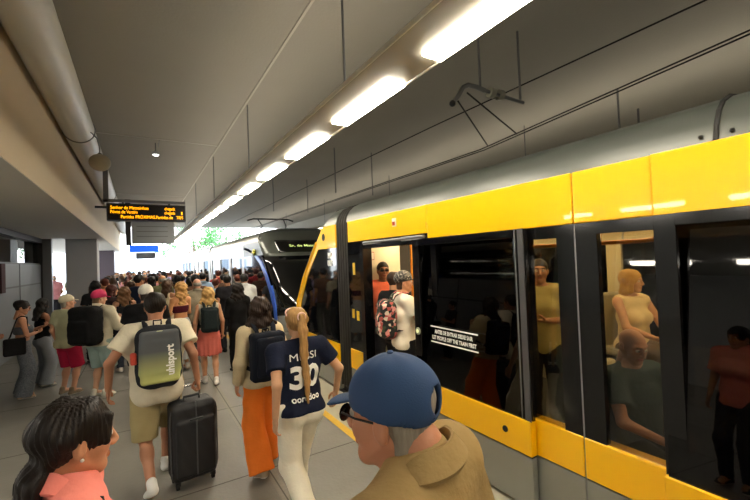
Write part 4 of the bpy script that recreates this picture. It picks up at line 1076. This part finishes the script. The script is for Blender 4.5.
# woman in number 30 jersey
wj = Person('blonde woman with a ponytail in a navy football shirt numbered 30 and white trousers', (1.07, 2.98), math.radians(6), 1.645, 'f', '#c79a78', ('ponytail', '#a8814e'),
            ('tee', '#151c30', .90, .022), ('baggy', '#e2dcc9', None, None, .006), '#e6e2d8', arms=('back', 'wide'), legs='walkR', vox=.0095, hv=.005, head=(-.08, .0), lean=.03, build=1.22)
for nm, pts, r in (('headband', [(.088*math.cos(t), -.015+.105*math.sin(t)*.9, .075+.045*math.sin(t)) for t in np.linspace(-.15, PI+.15, 20)], .006), ('hair_tie', [(.034*math.cos(t), -.137, .06+.034*math.sin(t)) for t in np.linspace(0, 2*PI, 16)], .008)):
    q = MB().tube(pts, r, 8); q.v = [tuple(x) for x in wj.H(np.array(q.v))]; q.build(nm, mat('pink_band', '#e9c3b4', .5), wj.t, smooth=True)
sc = wj.sc
project_text(wj, wj.top, '30', .235, 1.165*sc, .25, m_white, 'lettering', wj.top, bold=.008)
project_text(wj, wj.top, 'MESSI', .078, 1.335*sc, .23, m_white, 'lettering', wj.top, bold=0)
project_text(wj, wj.top, 'ooredoo', .068, 1.00*sc, .23, m_white, 'lettering', wj.top, bold=.0015)
# woman in orange trousers
wo = Person('woman with long dark hair in wide orange trousers and a beige top', (.985, 3.80), math.radians(4), 1.65, 'f', '#b98768', ('wavy', '#2b1d15'),
            ('long', '#c7b795', .88, .024), ('wide', '#e8792a', None, None, .004), '#b8ab96', arms=('down', 'strap'), legs='stepR', vox=.010, hv=.006, head=(-.1, 0))
backpack(wo, 'dark navy city backpack on the back of the woman in orange trousers', '#161b26', (.34, .47, .15), 1.20, roundness=.04, pocket=True)
# man with sports backpack and suitcase
mu = Person('man in a cream T-shirt and khaki shorts walking away with a sports backpack', (.115, 4.12), math.radians(3), 1.78, 'm', '#a9765a', ('short', '#1b1511'),
            ('tee', '#d9d1ba', .78, .034), ('shorts', '#a3946b', 1.0, None, .012), '#d9d9d6', arms=('wide', 'pull'), legs='walkR', vox=.0095, hv=.0055, head=(-.1, .0), build=1.1, lean=.04)
def grad_mat():
    m = bpy.data.materials.new('pack_front'); m.use_nodes = True; nt = m.node_tree; b = nt.nodes['Principled BSDF']; b.inputs['Roughness'].default_value = .7
    tc = nt.nodes.new('ShaderNodeTexCoord'); sx = nt.nodes.new('ShaderNodeSeparateXYZ'); cr = nt.nodes.new('ShaderNodeValToRGB'); mp = nt.nodes.new('ShaderNodeMapRange')
    mp.inputs[1].default_value = .05; mp.inputs[2].default_value = .42
    nt.links.new(tc.outputs['Object'], sx.inputs[0]); nt.links.new(sx.outputs['Z'], mp.inputs[0]); nt.links.new(mp.outputs[0], cr.inputs[0]); nt.links.new(cr.outputs[0], b.inputs['Base Color'])
    cr.color_ramp.elements[0].color = srgb('#b9bd72'); cr.color_ramp.elements[0].position = .15; cr.color_ramp.elements[1].color = srgb('#4d5257'); cr.color_ramp.elements[1].position = .8
    return m
bp = backpack(mu, 'grey and lime sports backpack with white vertical lettering on the man in cream', '#23252a', (.37, .55, .18), 1.215, front=grad_mat(), text_=('uhlsport', .085, .26, .075), roundness=.12)
MB().box(-.215, -.165, -.04, .03, .24, .34).build('side_bottle_pocket', mat('pocket_red', '#d8503c', .6), bp, bevel=.015)
# suitcase
st = thing('suitcase', 'large black fabric suitcase on wheels pulled by the man in khaki shorts', 'suitcase', (.385, 4.02, 0), math.radians(8))
m_sc = mat('suitcase_fabric', '#17171a', .6, bump=.3, bscale=200); F = Field((-.26, -.2, 0), (.26, .2, .85), .009)
F.rbox((0, 0, .405), (.19, .13, .345), .055, 0); F.rbox((0, -.13, .36), (.165, .03, .25), .025, .01); F.wob(lambda X, Y, Z: .0015*np.sin(X*60+Z*30)); V, Q = F.mesh(); np_mesh('shell', [(V, Q, 0)], [m_sc], st)
pts = [(x*.208, y, .405+z*.345) for (x, y, z) in [(-.75, 0, 0)]]
ring = [(.2*max(-1, min(1, 1.35*math.cos(t))), -.075, .405+.34*max(-1, min(1, 1.2*math.sin(t)))) for t in np.linspace(0, 2*PI, 41)]
MB().tube(ring, .006, 6).build('zip', mat('zip_grey', '#4d4d50', .4), st, smooth=True)
MB().tube([(0, -.135, .76), (0, -.162, .62), (0, -.165, .12)], .006, 6).build('zip', mat('zip_grey', '#4d4d50', .4), st, smooth=True)
for z in (.615,): MB().tube([(-.05, -.165, z), (-.05, -.185, z+.01), (.05, -.185, z+.01), (.05, -.165, z)], .009, 8).build('side_handle', m_blk, st, smooth=True)
MB().tube([(-.07, 0, .745), (-.065, 0, .785), (.065, 0, .785), (.07, 0, .745)], .012, 8).build('top_handle', m_blk, st, smooth=True)
b = MB()
for x in (-.09, .09): b.tube([(x, .07, .70), (x, .07, .86)], .009, 8)
b.tube([(-.10, .07, .865), (.10, .07, .865)], .015, 10); b.build('telescopic_handle', mat('chrome', '#c8c8c8', .2, .9), st, smooth=True)
for x in (-.15, .15):
    for y in (-.08, .08):
        MB().tube([(x-.012, y, .03), (x+.012, y, .03)], .03, 14).build('wheel', m_rub, st, smooth=True); MB().box(x-.02, x+.02, y-.02, y+.02, .035, .07).build('wheel_mount', m_blk, st)
# blonde woman with pink skirt
wp = Person('blonde woman in a salmon pink skirt with a dark backpack, walking away', (.965, 7.0), math.radians(-2), 1.61, 'f', '#c9936f', ('wavy', '#c79f62'),
            ('sleeveless', '#c9bfae', .9, .016), ('skirt', '#cf6d62', .56), '#e9e2da', arms=('down', 'down'), legs='stepL', vox=.012, hv=.007)
backpack(wp, 'dark teal-black backpack on the blonde woman in the pink skirt', '#1d2628', (.30, .44, .15), 1.2, roundness=.05, pocket=True)
# woman in black
Person('woman in black top and black trousers with long dark hair near the far tram', (1.53, 7.4), math.radians(2), 1.63, 'f', '#a87657', ('wavy', '#1a120e'),
       ('long', '#121214', .84, .02), ('pants', '#111113', None, None, .01), '#222222', arms=('fold', 'fold'), legs='stepL', vox=.012, hv=.007)
# man with pink cap
mp_ = Person('man in a bright pink cap, cream shirt and pale blue-grey shorts', (-.56, 7.45), math.radians(-38), 1.655, 'm', '#c99a7c', ('short', '#6a5238'),
             ('shirt', '#cdc6ae', .86, .03, 1.0), ('shorts', '#93a8a2', 1.0, None, .016), '#c9c4b8', arms=('down', 'phone'), legs='stand', vox=.012, hv=.006, head=(-.35, -.12), cap=('closed', '#c62d5e'), build=1.08)
backpack(mp_, 'large black hiking backpack on the man in the pink cap', '#0e0e10', (.46, .62, .28), 1.22, roundness=.09)
# cream cap
mc = Person('older man in a cream cap, pale green T-shirt and red shorts', (-1.02, 7.95), math.radians(-40), 1.59, 'm', '#c79172', ('crop', '#8d8474'),
            ('tee', '#b3b08d', .84, .03), ('shorts', '#a81f3e', 1.0, None, .016), '#8a7a66', arms=('down', 'hip'), legs='stand', vox=.012, hv=.006, head=(-.6, .0), cap=('closed', '#d9cfb0'), build=1.05)
wg = Person('woman with glasses in a patterned grey strapless jumpsuit at the left edge', (-1.62, 8.2), math.radians(-75), 1.53, 'f', '#b98466', ('bun', '#1c1512'),
            ('bandeau', '#5a5f66', .9, .018), ('wide', '#6b7076', None, mat('speckled_jumpsuit', '#676d76', .85, nscale=60, namt=.9), .012), '#b79a80', arms=('phone', 'fold'), legs='stand', vox=.013, hv=.006, glasses='clear', head=(-.2, -.2), shoekind='sandal')
shoulder_bag(wg, 'black handbag hanging from the woman in the patterned jumpsuit', '#141416', 1, .98, (.30, .30, .12), -.12)
Person('woman in a black top and wide grey trousers beside the glazed room', (-1.47, 8.8), math.radians(-60), 1.51, 'f', '#a5745a', ('long', '#15100e'),
       ('tank', '#101012', .95, .014), ('wide', '#7b8086', None, None, .012), '#c2b8a8', arms=('fold', 'phone'), legs='stand', vox=.013, hv=.007, head=(.4, -.3))
Person('person in dark clothes cut off by the left edge of the picture', (-2.15, 7.9), math.radians(-80), 1.55, 'f', '#b07c60', ('bun', '#1b1411'),
       ('tee', '#2b2b33', .86, .02), ('pants', '#23232b'), '#caa', arms=('fold', 'fold'), legs='stand', vox=.016, hv=.008) if False else None
Person('person in dark clothes cut off by the left edge of the picture', (-2.0, 7.75), math.radians(-80), 1.55, 'f', '#b07c60', ('bun', '#1b1411'),
       ('tee', '#2b2b33', .86, .02), ('pants', '#23232b'), '#b8a898', arms=('fold', 'fold'), legs='stand', vox=.016, hv=.008)
Person('man in a black T-shirt and white cap standing behind the man with the sports backpack', (.06, 6.3), math.radians(-10), 1.74, 'm', '#b98667', ('short', '#2c211a'),
       ('tee', '#101013', .86, .03), ('pants', '#22242c'), '#777777', arms=('phone', 'fold'), legs='stand', vox=.013, hv=.007, cap=('closed', '#d8d3c8'), build=1.08, head=(.2, -.1))
Person('woman with long brown hair in a black strappy top behind the pink-capped man', (-.275, 9.0), math.radians(12), 1.62, 'f', '#bd8b6c', ('wavy', '#6e4f33'),
       ('tank', '#141416', .9, .012), ('pants', '#2b303c'), '#cfc8bc', arms=('down', 'phone'), legs='stand', vox=.014, hv=.007)
Person('auburn-haired woman looking right, left of the strappy-topped woman', (-.52, 10.0), math.radians(-70), 1.64, 'f', '#c99578', ('long', '#4a2018'),
       ('tee', '#3a2a2c', .88, .02), ('pants', '#1f2026'), '#bbbbbb', arms=('down', 'phone'), legs='stand', vox=.016, hv=.007)
Person('dark-haired woman in black just behind the pink-capped man', (-.83, 10.2), math.radians(15), 1.74, 'f', '#a06f52', ('mid', '#120e0c'),
       ('tee', '#17171a', .86, .02), ('pants', '#1b1c22'), '#444444', arms=('down', 'down'), legs='stand', vox=.016, hv=.008)
Person('blonde woman in a crimson bandeau top with bare shoulders and grey skirt', (.65, 8.3), math.radians(25), 1.67, 'f', '#c98f62', ('wavy', '#b58a50'),
       ('bandeau', '#4a1220', 1, .014), ('longskirt', '#a3a5a6', .25), '#d8d0c4', arms=('fold', 'fold'), legs='stand', vox=.013, hv=.007, head=(.3, 0))
Person('balding grey-haired man in a beige shirt beside the bare-shouldered woman', (1.0, 8.75), math.radians(5), 1.72, 'm', '#bd8d74', ('bald', '#8f8a80'),
       ('shirt', '#8f8672', .86, .026), ('pants', '#3c3b38'), '#333333', arms=('down', 'down'), legs='stand', vox=.016, hv=.007)
Person('man in a white shirt waiting at the door of the far tram', (2.02, 9.05), math.radians(-10), 1.76, 'm', '#b98667', ('short', '#17120f'),
       ('shirt', '#e6e6e4', .86, .024, 1.0), ('pants', '#22252e'), '#222222', arms=('down', 'fold'), legs='stand', vox=.016, hv=.008)
Person('dark-haired man in black left of the white-shirted man', (1.70, 9.35), math.radians(8), 1.74, 'm', '#a5775a', ('short', '#14100d'),
       ('tee', '#1c1b20', .86, .024), ('pants', '#24262e'), '#222222', arms=('down', 'down'), legs='stand', vox=.016, hv=.008)

# ------------------------------------------------------------------ passengers on the yellow tram
FZT = .121
m_flor = bpy.data.materials.new('floral_fabric'); m_flor.use_nodes = True; nt = m_flor.node_tree; pb = nt.nodes['Principled BSDF']; pb.inputs['Roughness'].default_value = .8
tcx = nt.nodes.new('ShaderNodeTexCoord'); vo = nt.nodes.new('ShaderNodeTexVoronoi'); vo.inputs['Scale'].default_value = 26; cr = nt.nodes.new('ShaderNodeValToRGB'); sx = nt.nodes.new('ShaderNodeSeparateColor')
nt.links.new(tcx.outputs['Object'], vo.inputs['Vector']); nt.links.new(vo.outputs['Color'], sx.inputs[0]); nt.links.new(sx.outputs[0], cr.inputs[0]); nt.links.new(cr.outputs[0], pb.inputs['Base Color'])
cr.color_ramp.interpolation = 'CONSTANT'; els = cr.color_ramp.elements; els[0].color = srgb('#1a1d1a'); els[1].position = .35; els[1].color = srgb('#b0524c')
for p_, c_ in ((.55, '#d9c9b4'), (.7, '#39472f'), (.82, '#d98f86'), (.92, '#222222')): q = els.new(p_); q.color = srgb(c_)
boy = Person('teenager in a white T-shirt and patterned cap boarding the yellow tram', (2.68, 3.75), math.radians(-110), 1.70, 'm', '#c08c6a', ('short', '#3a2618'),
             ('tee', '#e6ddc8', .84, .026), ('pants', '#101116'), '#dddddd', arms=('down', 'reach'), legs='stepL', vox=.011, hv=.005, zb=FZT, head=(-.15, -.05), cap=('closed', '#2a2623'))
boy.t.children  # patterned cap
for c in boy.t.children:
    if c.name.startswith('cap'):
        mm = bpy.data.materials.new('speckled_cap'); mm.use_nodes = True; n_ = mm.node_tree; v_ = n_.nodes.new('ShaderNodeTexVoronoi'); v_.inputs['Scale'].default_value = 70; r_ = n_.nodes.new('ShaderNodeValToRGB'); t_ = n_.nodes.new('ShaderNodeTexCoord')
        n_.links.new(t_.outputs['Object'], v_.inputs['Vector']); n_.links.new(v_.outputs['Distance'], r_.inputs[0]); n_.links.new(r_.outputs[0], n_.nodes['Principled BSDF'].inputs['Base Color']); r_.color_ramp.interpolation = 'CONSTANT'
        r_.color_ramp.elements[0].color = srgb('#d8d0c4'); r_.color_ramp.elements[1].position = .3; r_.color_ramp.elements[1].color = srgb('#1d1a18'); c.data.materials[0] = mm
        for g in c.children:
            if g.name.startswith('cap_brim'): g.data.materials[0] = mm
backpack(boy, 'floral patterned backpack worn by the teenager boarding the yellow tram', '#333', (.33, .46, .2), 1.2, m=m_flor, roundness=.08)
Person('man in a black T-shirt inside the open door, behind the boarding teenager', (2.90, 4.27), math.radians(-70), 1.68, 'm', '#a5775a', ('short', '#2a1a12'),
       ('tee', '#17181a', .84, .026), ('pants', '#15161a'), '#333333', arms=('down', 'down'), legs='stand', vox=.013, hv=.006, zb=FZT)
Person('man in wraparound sunglasses and an orange T-shirt inside the open door', (3.03, 4.74), math.radians(158), 1.82, 'm', '#8f5f45', ('crop', '#15100e'),
       ('tee', '#d9694a', .84, .022), ('pants', '#23242a'), '#333333', arms=('down', 'down'), legs='stand', vox=.013, hv=.005, zb=FZT, glasses='sun')
Person('passenger in a dark blue shirt standing inside at the right of the open door', (3.75, 4.35), math.radians(110), 1.76, 'm', '#9a6b50', ('short', '#15100e'),
       ('tee', '#22406a', .84, .022), ('pants', '#23242a'), '#333333', arms=('down', 'down'), legs='stand', vox=.016, hv=.007, zb=FZT)
Person('standing passenger in a khaki T-shirt holding the grab rail, seen through the narrow window', (3.62, 2.58), math.radians(128), 1.80, 'm', '#a9795c', ('crop', '#241a14'),
       ('tee', '#a99c66', .80, .026), ('pants', '#16171b'), '#333333', arms=('fold', 'up'), legs='stand', vox=.012, hv=.005, zb=FZT)
Person('blonde short-haired woman in a cream sleeveless top sitting inside, seen through the clear window', (4.42, 2.06), math.radians(165), 1.68, 'f', '#cf9c78', ('bob', '#b98f45'),
       ('sleeveless', '#e8d3a4', .86, .02), ('pants', '#6a5a48'), '#333333', arms=('lap', 'lap'), legs='sit', vox=.012, hv=.005, zb=.50, head=(.35, 0), build=1.12)
Person('bald man in a dark teal T-shirt sitting by the tram window looking down', (3.0, 1.42), math.radians(165), 1.72, 'm', '#a8765a', None,
       ('tee', '#2a3a42', .86, .024), ('pants', '#1c1d22'), '#333333', arms=('lap', 'lap'), legs='sit', vox=.012, hv=.004, zb=FZT, head=(-.15, -.3), build=1.1)
Person('dark-haired passenger in a green patterned top leaning behind the seated blonde woman', (4.35, 2.62), math.radians(150), 1.7, 'f', '#a9795c', ('mid', '#2a1a12'),
       ('tee', '#3d4a3a', .86, .02), ('pants', '#2a2a2a'), '#333333', arms=('fold', 'fold'), legs='stand', vox=.016, hv=.007, zb=FZT)
Person('passenger in a dark red top sitting behind the dark door glass at the right', (3.1, .52), math.radians(70), 1.7, 'm', '#9a6b50', ('short', '#1a120e'),
       ('tee', '#8c2d26', .84, .03), ('pants', '#22242c'), '#333333', arms=('fold', 'lap'), legs='sit', vox=.014, hv=.007, zb=FZT+.12)
for x, y, c, lab in ((3.4, 3.35, '#5d2a22', 'passenger in a rust top standing behind the first door glass'), (4.2, 3.5, '#2d3542', 'passenger in slate blue standing deep behind the first door glass'), (4.6, .3, '#4a4a44', 'passenger in grey standing deep behind the right door glass')):
    Person(lab, (x, y), math.radians(100), 1.7, 'm', '#9a6b50', ('short', '#1a120e'), ('tee', c, .84, .03), ('pants', '#22242c'), '#333333', arms=('down', 'fold'), legs='stand', vox=.018, hv=.009, zb=FZT)

# ------------------------------------------------------------------ the crowd further along the platform
CR = []
hairc = {'black': '#15110f', 'brown': '#4a3322', 'blonde': '#b08c55', 'auburn': '#5a2a1c', 'grey': '#8c8880'}
topc = {'black': '#17171a', 'white': '#dcdad4', 'navy': '#1e2740', 'grey': '#7b7d80', 'red': '#9a2a2e', 'olive': '#5e6044', 'beige': '#b9a98a', 'pale blue': '#8fa9c4', 'lilac': '#9c92c8', 'pink': '#c98a92', 'teal': '#2e5a60', 'brown': '#5a4030', 'mustard': '#b08a34', 'coral': '#d0705a'}
protos = []
specs = [('m', 'short', 'tee', 'down', 'down', 'stand'), ('f', 'long', 'tank', 'down', 'phone', 'stand'), ('m', 'crop', 'shirt', 'phone', 'down', 'stepL'), ('f', 'mid', 'tee', 'fold', 'down', 'stand'),
         ('f', 'bun', 'sleeveless', 'down', 'down', 'stepR'), ('m', 'short', 'long', 'fold', 'fold', 'stand'), ('f', 'ponytail', 'tee', 'down', 'strap', 'stand'), ('m', 'bald', 'polo', 'down', 'fwd', 'stepL')]
hn = list(hairc); tn = list(topc); ki = 0
def copy_tree(o, parent=None):
    c = o.copy(); COL.objects.link(c); c.parent = parent
    for ch in o.children: copy_tree(ch, c)
    return c
named = [(o.location.x, o.location.y) for o in COL.objects if o.parent is None and o.get('category') == 'person']
spots = []
rr = random.Random(11); y = 9.6
cand = []
for _ in range(9000):
    yy_ = 9.3+(rr.random()**1.25)*20; xl = -1.0 if yy_ < 13 else -1.1; xx_ = xl+rr.random()*(2.22-xl)
    dm = .50 if yy_ < 15 else .62
    if (xx_+.34)**2+(yy_-12.6)**2 > .3 and not (24.9 < yy_ < 26.9 and xx_ < -.8) and all((xx_-a)**2+(yy_-b)**2 > dm*dm for a, b in spots) and all((xx_-a)**2+(yy_-b)**2 > .56**2 for a, b in named): spots.append((xx_, yy_))
    if len(spots) >= 92: break
for _ in range(800):
    xx_ = -3.6+rr.random()*1.2; yy_ = 17.0+rr.random()*8
    if all((xx_-a)**2+(yy_-b)**2 > 1 for a, b in spots): spots.append((xx_, yy_))
    if len(spots) >= 98: break
spots.sort(key=lambda p: p[1]); used_lab = {}
for i, (x, y) in enumerate(spots):
    k = i % len(specs); sx_, hst, top, a1, a2, lg = specs[k]
    hc_ = 'grey' if hst == 'bald' else hn[rr.choice([0, 0, 0, 0, 1, 1, 1, 2, 3])]; tcn = tn[rr.choice([0, 0, 0, 1, 2, 2, 3, 3, 4, 5, 6, 7, 8, 9, 10, 11, 12, 13])]
    rz = math.radians(rr.gauss(0, 28)); hgt = rr.uniform(.95, 1.045)
    if i < len(specs):
        P0 = Person('x', (0, 0), 0, 1.75 if sx_ == 'm' else 1.66, sx_, rr.choice([S1, S2, S3]), (hst, hairc[hc_]), (top, topc[tcn], .87, .024), (('pants', 'shorts', 'skirt')[k % 3 if sx_ == 'f' else k % 2], rr.choice(['#2a2d38', '#1b1b20', '#6b6a62', '#39404e'])), '#555555', arms=(a1, a2), legs=lg, vox=.022, hv=.0105)
        protos.append(P0.t); o = P0.t
    else: o = copy_tree(protos[k])
    o.location = (x, y, 0); o.rotation_euler = (0, 0, rz); o.scale = (hgt, hgt, hgt); o['category'] = 'person'; o['group'] = 'waiting crowd further along the platform'
    hs = {'short': 'short', 'long': 'long', 'crop': 'cropped', 'mid': 'shoulder-length', 'bun': 'tied-up', 'ponytail': 'ponytailed', 'bald': 'thinning'}[hst]
    zone = 'near the far tram front' if x > 1.3 and y < 14 else 'beside the far tram' if x > 1.3 else 'under the departures display' if x < .4 and y < 14 else 'in the middle of the crowd' if y < 15 else 'under the left soffit' if x < -1.5 else 'at the bright far end'
    for extra in tn:
        lb_ = '%s with %s %s hair in a %s top %s' % ('man' if sx_ == 'm' else 'woman', hs, hc_, tcn, zone)
        if lb_ not in used_lab: break
        tcn = extra
    used_lab[lb_] = 1; o['label'] = lb_
    for c in o.children:
        bn = c.name.split('.')[0]
        if bn in ('shirt', 'sweater', 'top', 'hair'):
            mnew = hairm(hairc[hc_]) if bn == 'hair' else cloth(topc[tcn])
            c.material_slots[0].link = 'OBJECT'; c.material_slots[0].material = mnew
            for g in c.children: g.material_slots[0].link = 'OBJECT'; g.material_slots[0].material = mnew
